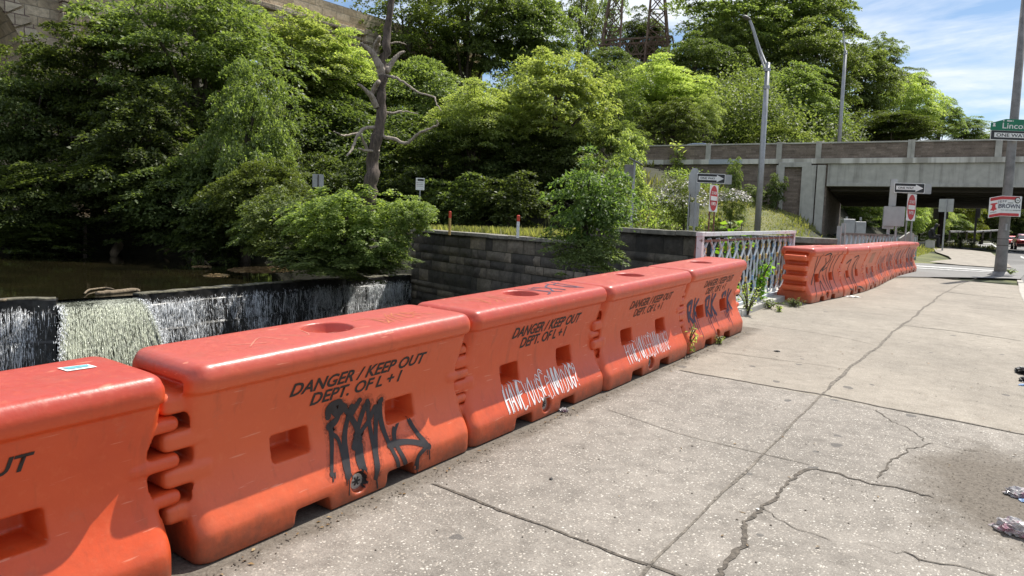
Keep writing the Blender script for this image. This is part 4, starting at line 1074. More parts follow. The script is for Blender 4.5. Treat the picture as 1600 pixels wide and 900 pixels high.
# the far row
ROW = [(-2.85, 12.6)]
for px, py in ((1318, 463), (1353, 457), (1373.5, 446.5), (1386.5, 440.5), (1399, 435.5), (1415.5, 429), (1432, 426)):
    r = ray(px, py); d = np.array((r.x, r.y)); p = np.array(ROW[-1]); A_, B_, C_ = d @ d, -2*d @ p, p @ p - 1.87**2; D_ = B_*B_-4*A_*C_
    t = -B_/2/A_ if D_ < 0 else (-B_+math.sqrt(D_))/2/A_; ROW.append(tuple(t*d))
FAR = []
labs = ['orange barrier whose ribbed end faces the iron railing, scrawled with thin black loops', 'orange barrier with black curling graffiti, directly behind the ribbed-end one',
        'far orange barrier with a pale square paint patch above dark smears', 'fourth barrier of the far row, its top stained with pale streaks', 'narrow-looking far barrier in the middle of the far row with dark smudges',
        'last-but-one barrier of the far row, turned slightly towards the road', 'last and farthest orange barrier beside the street crossing, purple smudged']
for i in range(7):
    a, b = np.array(ROW[i]), np.array(ROW[i+1]); d = (b-a)/np.linalg.norm(b-a); nrm = np.array((d[1], -d[0])); c = (a+b)/2 - nrm*.29
    FAR.append(barrier(float(c[0]), float(c[1]), math.atan2(-d[0], d[1]), labs[i], (.5, .55, .8, .7, .75, .7, .8)[i]))
scrawl([[(-.62, .76), (-.5, .4), (-.66, .1)], [(-.7, .3), (-.5, .5), (-.45, .8)], [(-.3, .78), (-.05, .80), (.1, .68), (-.2, .5), (-.25, .4)], [(-.35, .1), (-.22, .33), (-.1, .1)], [(-.15, .72), (.0, .6), (-.12, .5), (.1, .55)], [(.35, .8), (.3, .5), (.25, .1)],
        [(.62, .82), (.5, .55), (.58, .1)], [(-.05, .42), (.05, .2), (.0, .06)], [(.2, .75), (.12, .45), (.2, .12)]], .028, FAR[0], M['spray_black'], seed=21)
scrawl([[(-.55, .6), (-.3, .66), (-.35, .5)], [(-.6, .4), (-.5, .15), (-.3, .1)], [(-.1, .7), (.2, .72), (.0, .5), (-.05, .15)], [(.1, .6), (.05, .3), (.15, .08)], [(.3, .7), (.25, .5), (.4, .45)], [(.2, .14), (.5, .1), (.65, .05)], [(-.35, .5), (-.25, .3), (-.2, .05)]], .035, FAR[1], M['spray_black'], seed=22)
scrawl(jag(-.7, .6, .1, .45, 9, 23, .8), .045, FAR[2], M['spray_grey'], seed=23)
scrawl([[(-.25 + .05*k, .56), (-.25 + .05*k, .74)] for k in range(10)], .055, FAR[2], M['pale_patch'], 'paint_patch', seed=33)
scrawl(jag(-.6, .7, .15, .6, 9, 24, .8), .04, FAR[3], M['spray_grey'], seed=24)
scrawl(jag(-.7, .7, .15, .65, 10, 25, .8), .05, FAR[4], M['spray_grey'], seed=25)
scrawl(jag(-.7, .7, .2, .7, 10, 26, .8), .05, FAR[5], M['spray_grey'], seed=26)
scrawl(jag(-.7, .7, .15, .7, 12, 27, .9), .07, FAR[6], M['spray_grey'], seed=27)
# ------------------------------------------------------------------ foliage
def leaf_arrays(Pp, Tt, Nn, size, aspect=.62, fold=.12):
    Tt = Tt/np.linalg.norm(Tt, axis=1, keepdims=True); W = np.cross(Nn, Tt); W /= np.linalg.norm(W, axis=1, keepdims=True)+1e-9
    U = np.cross(Tt, W); s = size[:, None]
    a = Pp; l = Pp + Tt*s*.45 + W*s*aspect*.5 + U*s*fold; t = Pp + Tt*s; r = Pp + Tt*s*.45 - W*s*aspect*.5 + U*s*fold
    V = np.stack([a, r, t, l], 1).reshape(-1, 3); return V, np.arange(len(V)).reshape(-1, 4)
def leaves_mesh(name, tips, out, n, leaf, rng, spread=1.6, flat=.5, droop=.35, up=.9, aspect=.62):
    """n leaves round every twig tip"""
    k = len(tips); Pp = np.repeat(tips, n, 0) + rng.normal(0, 1, (k*n, 3))*leaf*spread*np.array((1, 1, flat)); O = np.repeat(out, n, 0)
    T = O*.7 + rng.normal(0, .55, (k*n, 3)) + np.array((0, 0, -droop)); N = np.array((0, 0, up)) + O*.45 + rng.normal(0, .42, (k*n, 3))
    V, Q = leaf_arrays(Pp, T, N, leaf*rng.uniform(.65, 1.35, k*n), aspect); return np_mesh(name, V, Q)
def crown_mesh(name, seed, npad, nleaf, leaf, pr=(.13, .27), thick=.38, lump=.22, zs=.95, inner=.30, droop=.35, aspect=.62, shoots=0):
    """a crown of many flattened leaf pads at the ends of its twigs, with gaps between them"""
    rng = np.random.default_rng(seed); d = rng.normal(0, 1, (npad, 3)); d[:, 2] = d[:, 2]*.9 + .12; d /= np.linalg.norm(d, axis=1, keepdims=True)
    ph = rng.uniform(0, 6.28, 6); az = np.arctan2(d[:, 1], d[:, 0])
    rad = 1 + lump*(np.sin(3*az+ph[0])*np.cos(2.5*d[:, 2]+ph[1]) + .7*np.sin(5*az+ph[2]+2*d[:, 2]) + .6*np.sin(4*d[:, 2]+ph[3])) + rng.normal(0, .05, npad)
    R = rng.uniform(pr[0], pr[1], npad); q = inner + (1-inner)*rng.random(npad)**.55
    c = d*(np.minimum(rad, 1.3)*q*(1-R*.5))[:, None]; c[:, 2] *= zs
    n = npad*nleaf; k = np.repeat(np.arange(npad), nleaf); u = np.sqrt(rng.random(n))*(1+rng.normal(0, .12, n)); a = rng.uniform(0, 6.28, n)
    dx, dy = np.cos(a)*u, np.sin(a)*u; rr = R[k]
    ax = rng.uniform(.75, 1.3, npad)[k]
    hz = thick*(1-u**2*.9)*(.35+.65*rng.random(n)**.5) - .28*u**1.5*thick + rng.normal(0, .06, n)
    o = np.stack([dx, dy, .25*np.ones(n)], -1)
    L = np.stack([dx*rr*ax, dy*rr/ax, hz*rr], -1)
    dk = d[k]; L[:, 2] -= (dx*dk[:, 0]+dy*dk[:, 1])*rr*.42             # pads tip down towards the outside of the crown
    p = c[k] + L
    T = o*np.array((1, 1, .2)) + dk*.35 + rng.normal(0, .45, (n, 3)) + np.array((0, 0, -droop))
    N = np.array((0, 0, 1.0)) + o*.35 + dk*.25 + rng.normal(0, .38, (n, 3))
    V, Q = leaf_arrays(p, T, N, leaf*rng.uniform(.6, 1.35, n), aspect); return np_mesh(name, V, Q), c[np.argsort(-R)][:26]
CR = [crown_mesh('crown', 101, 190, 200, .044), crown_mesh('crown', 102, 150, 240, .046, (.13, .28)), crown_mesh('crown', 103, 270, 140, .042, (.08, .2), .45, .28), crown_mesh('crown', 104, 180, 210, .046, (.12, .27), .36, .22, 1.0),
      crown_mesh('crown', 105, 170, 75, .046, (.07, .17), .8, .3, 1.05, .2, .2), crown_mesh('crown', 106, 360, 115, .042, (.075, .15), .6, .18)]
rt = random.Random(77)
TG = 'trees on the wooded slope and banks'
def tree(label, px, py, rx, ry, d, v, mk, name='tree', group=TG, base=None, rz=None, limbs=True, dep=1.0, bark='bark'):
    c = at(px, py, d); a, b = rx*d/F*1.14, ry*d/F*1.10
    if name in ('shrub', 'vine_mound', 'rose_bush') or py >= 225 and name == 'tree':
        zg_ = max(Zl(c.x, c.y), -.45) - .15; tp = c.z + b*.92; b = max(b, (tp-zg_)/1.75); c.z = tp - b*.92
    gx_, gy_ = (c.x, c.y) if base is None else base; zb = Zl(gx_, gy_)-.25
    root = thing(name, label, 'tree' if 'shrub' not in name and 'mound' not in name and 'bush' not in name else 'shrub', (gx_, gy_, zb), 0, group)
    me, lobes = CR[v]; me = me.copy() if False else me
    if len(me.materials) == 0: me.materials.append(None)
    o = bpy.data.objects.new('crown', me); COL.objects.link(o); o.parent = root
    o.material_slots[0].link = 'OBJECT'; o.material_slots[0].material = M[mk]
    o.location = (c.x-gx_, c.y-gy_, c.z-zb); o.scale = (a, a*dep, b); o.rotation_euler = (rt.uniform(-.12, .12), rt.uniform(-.12, .12), rt.uniform(0, 6.28) if rz is None else rz)
    top = c.z - zb; mb = MB(); r0 = max(.09, .055*min(a, 6) + .012*top); cc = Vector(o.location)
    base0 = Vector((0, 0, 0)); mid = Vector((cc.x*.4 + rt.uniform(-.2, .2), cc.y*.4, top*.5)); hi = Vector((cc.x, cc.y, top + b*.35))
    pts = [Vector(p) for p in catmull([base0, mid, hi], 5)]
    mb.tube(pts, [r0*(1.25-.95*i/(len(pts)-1)) for i in range(len(pts))], 8)
    if limbs:
        E = o.rotation_euler.to_matrix()
        for L in lobes[:9]:
            e = E @ Vector((L[0]*a, L[1]*a*dep, L[2]*b)) + cc; s0 = pts[min(len(pts)-2, 4 + int(rt.random()*5))]
            m_ = s0.lerp(e, .5) + Vector((0, 0, .12*(e-s0).length)); q = [Vector(p) for p in catmull([s0, m_, e], 3)]
            mb.tube(q, [r0*(.42-.32*i/(len(q)-1)) for i in range(len(q))], 5)
    mb.build('trunk', M[bark], root, True)
    return root
D_, MI, BR, GY, YE = 'leaf_shaded', 'leaf_mid', 'leaf_bright', 'leaf_grey', 'leaf_yellow'
T = [
 # left bank, over the pool
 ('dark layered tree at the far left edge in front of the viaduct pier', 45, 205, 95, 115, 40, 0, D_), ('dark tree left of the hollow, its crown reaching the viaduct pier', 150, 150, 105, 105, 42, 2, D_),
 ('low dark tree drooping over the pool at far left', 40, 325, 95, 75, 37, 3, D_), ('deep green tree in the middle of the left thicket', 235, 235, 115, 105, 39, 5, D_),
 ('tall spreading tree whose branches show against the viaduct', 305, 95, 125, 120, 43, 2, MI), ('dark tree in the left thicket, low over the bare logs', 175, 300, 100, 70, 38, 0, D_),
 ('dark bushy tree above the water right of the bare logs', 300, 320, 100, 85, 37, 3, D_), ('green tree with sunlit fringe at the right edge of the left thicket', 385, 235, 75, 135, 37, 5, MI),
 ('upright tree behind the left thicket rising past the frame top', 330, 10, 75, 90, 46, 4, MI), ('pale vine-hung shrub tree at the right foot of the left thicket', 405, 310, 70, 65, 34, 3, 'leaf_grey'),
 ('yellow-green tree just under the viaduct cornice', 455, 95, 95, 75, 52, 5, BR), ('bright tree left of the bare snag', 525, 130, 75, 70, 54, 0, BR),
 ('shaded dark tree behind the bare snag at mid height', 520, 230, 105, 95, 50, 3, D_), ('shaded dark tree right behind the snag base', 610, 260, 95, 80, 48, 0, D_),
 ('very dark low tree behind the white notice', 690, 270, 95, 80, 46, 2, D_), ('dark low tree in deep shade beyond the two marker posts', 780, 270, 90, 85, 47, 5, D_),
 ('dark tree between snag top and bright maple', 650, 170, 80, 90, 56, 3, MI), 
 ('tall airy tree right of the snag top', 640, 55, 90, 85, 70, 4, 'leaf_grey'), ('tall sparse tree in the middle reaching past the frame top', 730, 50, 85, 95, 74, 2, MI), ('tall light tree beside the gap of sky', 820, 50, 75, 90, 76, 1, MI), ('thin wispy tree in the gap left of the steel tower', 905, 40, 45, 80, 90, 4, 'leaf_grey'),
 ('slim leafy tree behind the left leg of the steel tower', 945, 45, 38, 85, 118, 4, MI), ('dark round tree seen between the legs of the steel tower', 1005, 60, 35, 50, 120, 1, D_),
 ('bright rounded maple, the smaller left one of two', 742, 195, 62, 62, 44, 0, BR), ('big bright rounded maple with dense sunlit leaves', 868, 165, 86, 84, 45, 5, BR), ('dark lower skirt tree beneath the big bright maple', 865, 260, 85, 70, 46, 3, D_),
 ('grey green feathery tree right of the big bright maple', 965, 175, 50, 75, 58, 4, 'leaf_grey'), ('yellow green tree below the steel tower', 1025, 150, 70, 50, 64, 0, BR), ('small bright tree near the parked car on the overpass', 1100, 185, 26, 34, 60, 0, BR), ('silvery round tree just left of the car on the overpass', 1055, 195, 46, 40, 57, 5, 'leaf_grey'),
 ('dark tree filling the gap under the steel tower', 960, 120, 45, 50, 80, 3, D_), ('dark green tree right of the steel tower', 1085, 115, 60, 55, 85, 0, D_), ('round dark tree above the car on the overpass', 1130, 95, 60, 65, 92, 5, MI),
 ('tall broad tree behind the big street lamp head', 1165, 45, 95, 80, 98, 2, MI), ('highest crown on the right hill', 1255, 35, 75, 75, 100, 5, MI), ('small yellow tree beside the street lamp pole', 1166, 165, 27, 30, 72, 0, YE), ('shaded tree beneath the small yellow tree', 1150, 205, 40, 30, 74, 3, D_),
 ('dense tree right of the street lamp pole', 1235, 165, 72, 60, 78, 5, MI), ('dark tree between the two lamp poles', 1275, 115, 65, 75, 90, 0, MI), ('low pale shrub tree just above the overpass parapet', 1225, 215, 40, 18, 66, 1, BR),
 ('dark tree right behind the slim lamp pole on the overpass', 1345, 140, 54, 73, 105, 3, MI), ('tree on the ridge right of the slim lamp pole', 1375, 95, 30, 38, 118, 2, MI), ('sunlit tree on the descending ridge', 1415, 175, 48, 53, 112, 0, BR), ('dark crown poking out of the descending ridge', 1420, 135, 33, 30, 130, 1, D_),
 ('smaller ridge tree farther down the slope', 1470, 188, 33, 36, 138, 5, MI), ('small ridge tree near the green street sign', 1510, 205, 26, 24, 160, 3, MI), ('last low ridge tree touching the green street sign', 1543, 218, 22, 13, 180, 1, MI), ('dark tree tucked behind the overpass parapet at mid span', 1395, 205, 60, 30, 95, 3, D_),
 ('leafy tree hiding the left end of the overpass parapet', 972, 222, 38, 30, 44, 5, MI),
 # seen under the overpass
 ('green tree in the left of the underpass opening', 1345, 325, 40, 40, 82, 0, MI), ('bright tree behind the leaning sign in the underpass', 1400, 320, 42, 40, 88, 5, BR), ('sunlit tree behind the seated person', 1440, 335, 38, 36, 92, 0, BR), ('yellow tree in the underpass opening', 1500, 322, 34, 32, 98, 1, YE), ('dark tree beyond the road in the underpass', 1535, 345, 38, 34, 104, 3, D_), ('dark tree at the right picture edge under the overpass', 1590, 340, 36, 36, 104, 0, D_), ('low green tree left of the dark overpass column', 1478, 350, 30, 24, 95, 3, MI),
]
for L, x, y, rx, ry, d, v, mk in T: tree(L, x, y, rx, ry, d, v, mk)
# wood behind the first rows, one mass too far back to count
rng = np.random.default_rng(9)
tips, outs = [], []
for i in range(240):
    px_ = rng.uniform(-80, 1330); dd = rng.uniform(62, 112); base = at(px_, 300, dd); top = 4 + 5*rng.random(); zg_ = Zl(base.x, base.y)
    if px_ > 860 and px_ < 1075: top *= .55
    k = 160; d = rng.normal(0, 1, (k, 3)); d[:, 2] = np.abs(d[:, 2])*.9 + .05; d /= np.linalg.norm(d, axis=1, keepdims=True)
    R = rng.uniform(2.2, 4.2); c = np.array((base.x, base.y, zg_ + top - R*.6)); tips.append(c + d*R*np.array((1, 1, 1.1))*(.7+.35*rng.random((k, 1)))); outs.append(d)
tips, outs = np.concatenate(tips), np.concatenate(outs)
tag(link('background_wood', leaves_mesh('background_wood', tips, outs, 6, .27, rng, 1.9), M['leaf_mid']), 'mixed green wood filling the hill behind the nearer trees', 'wood', None, 'stuff')
# understorey shrubs at the water's edge and along the bank
SH = 'shrubs along the bank'; SHRUBS = []
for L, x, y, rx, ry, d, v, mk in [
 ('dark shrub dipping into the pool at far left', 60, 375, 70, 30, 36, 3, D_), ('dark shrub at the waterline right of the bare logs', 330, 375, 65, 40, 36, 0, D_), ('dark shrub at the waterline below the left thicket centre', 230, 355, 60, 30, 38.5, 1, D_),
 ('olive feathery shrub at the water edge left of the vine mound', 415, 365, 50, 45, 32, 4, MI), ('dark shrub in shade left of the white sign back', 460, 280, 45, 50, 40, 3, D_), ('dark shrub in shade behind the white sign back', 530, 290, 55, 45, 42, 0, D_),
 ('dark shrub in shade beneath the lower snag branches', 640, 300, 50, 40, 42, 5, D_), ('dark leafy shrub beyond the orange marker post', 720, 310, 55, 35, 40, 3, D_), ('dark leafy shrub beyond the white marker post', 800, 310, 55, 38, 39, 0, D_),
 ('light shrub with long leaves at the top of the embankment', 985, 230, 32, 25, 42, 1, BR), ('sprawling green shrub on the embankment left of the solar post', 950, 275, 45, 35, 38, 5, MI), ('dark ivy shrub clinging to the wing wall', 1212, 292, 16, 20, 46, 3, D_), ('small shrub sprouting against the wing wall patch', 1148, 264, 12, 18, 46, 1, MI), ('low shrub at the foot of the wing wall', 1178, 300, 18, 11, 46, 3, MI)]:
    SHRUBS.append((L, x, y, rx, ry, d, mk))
# bush growing over the wall: larger leaves
CR.append(crown_mesh('crown', 201, 110, 70, .082, (.13, .27), .4, .3, 1.0, .25, .45, .55))
CR.append(crown_mesh('crown', 202, 280, 75, .055, (.07, .17), 1.0, .42, .95, .55, .7, .8))
CR.append(crown_mesh('crown', 203, 90, 80, .085, (.14, .28), .45, .25, .95, .3, .4, .6))
for L, x, y, rx, ry, d, mk in SHRUBS: tree(L, x, y, rx, ry, d, 8, mk, 'shrub', SH, limbs=False)
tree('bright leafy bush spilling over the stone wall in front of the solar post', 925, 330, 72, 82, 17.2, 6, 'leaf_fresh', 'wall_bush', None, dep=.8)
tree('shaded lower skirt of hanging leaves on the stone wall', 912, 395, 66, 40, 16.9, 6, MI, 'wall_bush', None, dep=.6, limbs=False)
tree('bright vine mound heaped around the foot of the bare snag', 540, 345, 82, 50, 26.5, 7, 'ivy', 'vine_mound', None, limbs=False)
tree('curtain of vines hanging over the dam corner', 572, 382, 60, 44, 26.0, 7, 'ivy', 'vine_mound', None, limbs=False)
tree('low vine skirt spreading along the dam crest', 535, 412, 88, 22, 26.4, 7, MI, 'vine_mound', None, limbs=False)
tree('light vine spray reaching right to the white notice', 640, 332, 36, 22, 25.6, 7, 'ivy', 'vine_mound', None, limbs=False)
tree('grey green vine heap left of the snag foot', 455, 350, 62, 52, 30, 7, 'leaf_grey', 'vine_mound', None, limbs=False)
tree('dark vine skirt trailing into the pool below the snag', 500, 398, 70, 26, 28, 7, D_, 'vine_mound', None, limbs=False)

# bare snag
sb = at(576, 330, 27.0)
snag = thing('dead_tree', 'bare dead tree with pale broken branches standing in the vine mound', 'dead tree', (sb.x, sb.y, sb.z))
def pxtube(mb, pts, r0, r1, d0, d1=None, n=8, jit=.02):
    q = []
    m_ = len(pts)
    for i, (x, y) in enumerate(pts):
        dd = d0 + ((d1 if d1 is not None else d0) - d0)*i/(m_-1); q.append(at(x, y, dd) - sb)
    q = [Vector(p) for p in catmull([tuple(p) for p in q], 5)]; k = len(q)
    mb.tube([p + Vector((rt.gauss(0, jit), rt.gauss(0, jit), rt.gauss(0, jit))) for p in q], [(r0 + (r1-r0)*i/(k-1))*rt.uniform(.9, 1.1) for i in range(k)], n)
mb = MB(); pxtube(mb, [(574, 330), (579, 290), (585, 240), (592, 180), (597, 125), (603, 70), (611, 10), (616, -45)], .28, .09, 27, 27, 12, .045); trunk = mb.build('trunk', M['snag_bark'], snag, True)
for pts, r0, r1, d1 in [([(597, 118), (593, 104), (583, 84), (571, 74), (564, 67)], .26, .07, 26.4), ([(584, 88), (587, 74), (590, 66), (594, 57)], .17, .10, 26.2), ([(604, 112), (611, 100), (624, 84), (633, 80)], .2, .04, 27.3), ([(589, 168), (582, 152), (573, 143), (559, 131)], .2, .06, 26.3), ([(582, 148), (586, 136), (592, 127)], .16, .12, 26.6),
      ([(603, 118), (617, 121), (633, 130), (653, 144), (678, 152), (681, 160), (690, 174)], .08, .025, 26.0), ([(598, 177), (618, 176), (633, 174), (653, 178)], .08, .02, 27.6), ([(597, 213), (618, 218), (635, 224), (653, 210), (672, 201), (684, 195), (682, 188)], .11, .035, 26.0),
      ([(590, 200), (571, 200), (560, 210), (550, 233), (541, 244)], .11, .05, 25.8), ([(563, 208), (540, 212), (530, 210), (522, 205)], .07, .03, 25.6), ([(575, 236), (569, 222), (563, 212)], .1, .06, 26.5), ([(598, 70), (622, 66), (634, 70)], .06, .02, 27.5), ([(592, 235), (575, 236), (560, 232)], .09, .05, 26.4)]:
    mb = MB(); pxtube(mb, pts, r0*.72, r1*.7, 27, d1, 7, .014); mb.build('branch', M['deadwood'], trunk, True)

# ------------------------------------------------------------------ grass and low weeds
def scatter(n, boxp, hmin, hmax, wid, rng, dens=None):
    x0, x1, y0, y1 = boxp; X = rng.uniform(x0, x1, n); Y = rng.uniform(y0, y1, n); k = dens(X, Y) if dens else np.ones(n, bool); X, Y = X[k], Y[k]
    Z = Zland(X, Y); h = rng.uniform(hmin, hmax, len(X)); Pp = np.stack([X, Y, Z-.02], -1)
    T_ = np.stack([rng.normal(0, .35, len(X)), rng.normal(0, .35, len(X)), np.ones(len(X))], -1); N = rng.normal(0, 1, (len(X), 3)); N[:, 2] *= .2
    return leaf_arrays(Pp, T_, N, h, wid, .05)
rng = np.random.default_rng(21)
def wallside(X, Y): return ((X-WA[0])*WN[0] + (Y-WA[1])*WN[1]) > .75
lawn = lambda X, Y: wallside(X, Y) & (X < -3.8) & (((X-B0.x)*by.x + (Y-B0.y)*by.y) < -.2)
A1 = scatter(52000, (-17, -3.8, 17, 52), .05, .13, .4, rng, lawn)
A2 = scatter(18000, (-28, -11.5, 20, 34), .12, .42, .2, rng, wallside)
A3 = scatter(6000, (-24, -14, 30, 50), .2, .6, .2, rng, lambda X, Y: lawn(X, Y) & (np.sin(X*.9+Y*.5)+np.sin(Y*1.3-X*.4) > -.2))
A4 = scatter(7000, (-12, -1.2, 28, 75), .12, .4, .2, rng, lambda X, Y: (X < -4.6) | (Y > 62) & (X < -2))
def joinA(L):
    V, Q, o = [], [], 0
    for v, q in L: V.append(v); Q.append(q+o); o += len(v)
    return np.concatenate(V), np.concatenate(Q)
V, Q = joinA([A1, A2, A3, A4]); tag(link('grass', np_mesh('grass', V, Q), M['grass']), 'mown and rough green grass on the bank and embankment', 'grass', None, 'stuff')
# broad-leaved ground cover on the embankment
n = 5200; X = rng.uniform(-20, -7, n); Y = rng.uniform(27, 54, n)
dB = -((X-B0.x)*by.x + (Y-B0.y)*by.y); tB = (X-B0.x)*bx.x + (Y-B0.y)*bx.y
k = lawn(X, Y) & (dB < 13.5) & (tB < TA - 7 + 3*np.sin(Y)) & (np.sin(X*1.1+2)+np.sin(Y*.8)+np.sin(X*.5-Y*.7) > -.9); X, Y = X[k], Y[k]
H = .15 + .5*(.5+.5*np.sin(X*1.7+Y*1.1))*rng.random(len(X)); tips = np.stack([X, Y, Zland(X, Y)+H], -1); outs = np.stack([rng.normal(0, .5, len(X)), rng.normal(0, .5, len(X)), np.ones(len(X))], -1)
tag(link('ground_cover', leaves_mesh('ground_cover', tips, outs, 9, .17, rng, 1.5), M['ivy']), 'broad-leaved green weeds covering the upper embankment', 'ground cover', None, 'stuff')
for L, x, y, rx, ry, d in [('white flowering rose thicket left of the stop sign back', 1066, 315, 40, 34, 36), ('white flowering rose thicket behind the no-entry sign', 1146, 312, 26, 15, 40)]:
    r_ = tree(L, x, y, rx, ry, d, 4, 'leaf_grey', 'rose_bush', None, limbs=False); c = at(x, y, d); a = rx*d/F; b = ry*d/F
    q = rng.normal(0, 1, (520, 3)); q /= np.linalg.norm(q, axis=1, keepdims=True); q[:, 2] = np.abs(q[:, 2])*1.1-.15; tips = q*np.array((a, a, b))*rng.uniform(.82, 1.05, (520, 1)) + np.array(c - r_.location)
    link('blossom', leaves_mesh('blossom', tips, q, 2, .09, rng, .8, aspect=.9), M['petal'], r_)

# small plants with stems
def plant(name, label, base, h, stems, nleaf, leaf, mk, seed, lean=.25, aspect=.55, spread=.5, group=None, droop=.3):
    r = np.random.default_rng(seed); root = thing(name, label, 'plant', base, 0, group); mb = MB(); tips, outs = [], []
    for i in range(stems):
        a = r.uniform(0, 6.28); ln = r.uniform(.2, 1)*lean*h; hh = h*r.uniform(.6, 1)
        q = [Vector(p) for p in catmull([(0, 0, -.03), (math.cos(a)*ln*.35, math.sin(a)*ln*.35, hh*.55), (math.cos(a)*ln, math.sin(a)*ln, hh)], 5)]
        mb.tube(q, [.006+.006*h*(1-j/len(q)) for j in range(len(q))], 5)
        for j in range(nleaf):
            t = r.uniform(.15, 1)**.8; p = q[min(int(t*(len(q)-1)), len(q)-1)]; b = r.uniform(0, 6.28); o = np.array((math.cos(b), math.sin(b), r.uniform(.0, .5)))
            tips.append(np.array(p) + o*leaf*spread*r.uniform(.2, 1)); outs.append(o)
    mb.build('stem', M['bark'], root)
    link('leaves', leaves_mesh('leaves', np.array(tips), np.array(outs), 2, leaf, r, .35, .5, droop, 1.1, aspect), M[mk], root)
    return root
def on_line(px, py, x):
    r = ray(px, py); t = x/r.x; return Vector((x, r.y*t, EYE + r.z*t))
p = on_line(1150, 430, -3.95); plant('sapling', 'lime green sapling with big heart leaves rising over the railing', (p.x, p.y, gzf(p.x, p.y)-.25), 1.75, 4, 15, .135, 'leaf_lime', 31, .16, .85, .9)
p = on_line(1180, 470, -3.50); plant('sapling', 'leafy green suckers pushing through the railing bars', (p.x, p.y, gzf(p.x, p.y)), .8, 7, 14, .085, 'leaf_lime', 32, .35, .7, .9)
p = on_line(1168, 492, -3.25); plant('weed', 'weed clump at the railing foot beside the purple-tagged barrier', (p.x, p.y, gzf(p.x, p.y)), .5, 9, 12, .05, BR, 33, .5)
p = on_line(1200, 492, -3.2); plant('weed', 'low weed creeping over the ledge stones', (p.x, p.y, gzf(p.x, p.y)), .16, 8, 8, .04, MI, 34, 1.4)
p = gpt(1074, 553); plant('weed', 'spiky weed growing between two barriers', p, .30, 7, 8, .06, BR, 35, .5, .3)
p = gpt(1124, 537); plant('weed', 'tiny weed under the foot of the purple-tagged barrier', p, .10, 6, 7, .03, BR, 36, .8)
p = gpt(1240, 479); plant('weed', 'grassy tuft at the ribbed end of the far barrier row', p, .13, 16, 6, .07, MI, 37, 1.2, .15)
p = gpt(1218, 487); plant('weed', 'small weed on the ledge joint near the far row', p, .10, 8, 6, .035, BR, 38, 1.2)
p = gpt(1500, 387); plant('roadside_weed', 'tall weed clump in the pale ramp road', p, 1.5, 12, 16, .16, MI, 39, .5, .3)
p = gpt(1519, 389); plant('roadside_weed', 'smaller weed clump right of the tall one on the ramp road', p, .8, 8, 12, .13, MI, 40, .7, .3)
p = gpt(1575, 430); plant('weed', 'low weed at the kerb beside the street sign pole', p, .22, 14, 8, .06, MI, 41, 1.1)
p = at(1060, 236, 50); plant('sumac', 'bright sumac shoot arching in front of the overpass parapet', (p.x, p.y, Zl(p.x, p.y)), max(1.2, at(1060, 222, 50).z-Zl(p.x, p.y)), 4, 16, .4, BR, 42, .3, .3)
# ------------------------------------------------------------------ iron railings
def two_mat(name, A, B, mA, mB, parent):
    """one mesh out of two MBs, each with its own material"""
    mb = MB(); mb.add(A.v, A.f); nA = len(mb.f); mb.add(B.v, B.f); o = mb.build(name, mA, parent); o.data.materials.append(mB)
    idx = np.zeros(len(o.data.polygons), np.int32); idx[nA:] = 1; o.data.polygons.foreach_set('material_index', idx); return o
def p2x(px, py, x): return on_line(px, py, x)
XR = -3.47
ra, rb = p2x(1095, 366, XR), p2x(1239, 362.5, XR); rbb = p2x(1227, 474, XR)
rail = thing('iron_railing', 'tall lattice iron railing with flaking white paint between the two barrier rows', 'railing', (XR, ra.y, gzf(XR, ra.y)), PI/2)
sl = math.atan2((rb.z - ra.z), rb.y-ra.y); Lr = (rb.y-ra.y); H0 = ra.z - gzf(XR, ra.y); H1 = rb.z - gzf(XR, ra.y); base1 = gzf(XR, rb.y) - gzf(XR, ra.y)
zt_ = lambda x: H0 + (H1-H0)*x/Lr
zb_ = lambda x: .12 + base1*x/Lr
def zz(x, f): return zb_(x) + (zt_(x)-zb_(x))*f
mb = MB(); mb.bar((-.05, 0, zt_(-.05)), (Lr+.05, 0, zt_(Lr+.05)), .09, .05); mb.build('top_rail', M['flaky'], rail)
mb = MB(); mb.bar((0, 0, zt_(0)-.09), (Lr, 0, zt_(Lr)-.09), .05, .03); mb.build('top_rail', M['rusty_rail'], rail)
mb = MB(); mb.bar((0, 0, zb_(0)), (Lr, 0, zb_(Lr)), .07, .05); mb.build('bottom_rail', M['flaky_grey'], rail)
for x in (0, Lr):
    mb = MB(); mb.bar((x, 0, zb_(x)-.25), (x, 0, zt_(x)), .075, .075); mb.build('post', M['flaky'], rail)
NCOL = 14; s_ = Lr/NCOL; A_, K1, K2 = MB(), MB(), MB()
for i in range(NCOL):
    yc = (i+.5)*s_
    for sg in (-1, 1):
        f = [(.94, .5), (.80, .06), (.64, .46), (.50, .30), (.34, .46), (.20, .06), (.06, .5)]
        q = [Vector((yc + sg*s_*b, .012*sg, zz(yc, a))) for a, b in f]
        A_.tube(q, .016, 5, True)
    for a, off in ((.80, 0), (.64, .5), (.34, .5), (.20, 0)):
        x = yc + off*s_
        if x > Lr-.02: continue
        (K1 if (i + int(a*10)) % 3 else K2).box((x, 0, zz(x, a)), (.045, .05, .075), None, .008)
lat = two_mat('lattice', A_, K1, M['flaky_grey'], M['knot_yellow'], rail)
def merge_into(o, mb, m):
    """adds the shapes of an MB to an object as one more material"""
    n0 = len(o.data.polygons); bm = bmesh.new(); bm.from_mesh(o.data); k = len(o.data.materials); o.data.materials.append(m)
    vs = [bm.verts.new(v) for v in mb.v]
    for f in mb.f: bm.faces.new([vs[i] for i in f]).material_index = k
    bm.to_mesh(o.data); bm.free()
merge_into(lat, K2, M['knot_blue'])
p = p2x(1240, 364, XR); q = p2x(1272, 400, -3.9)
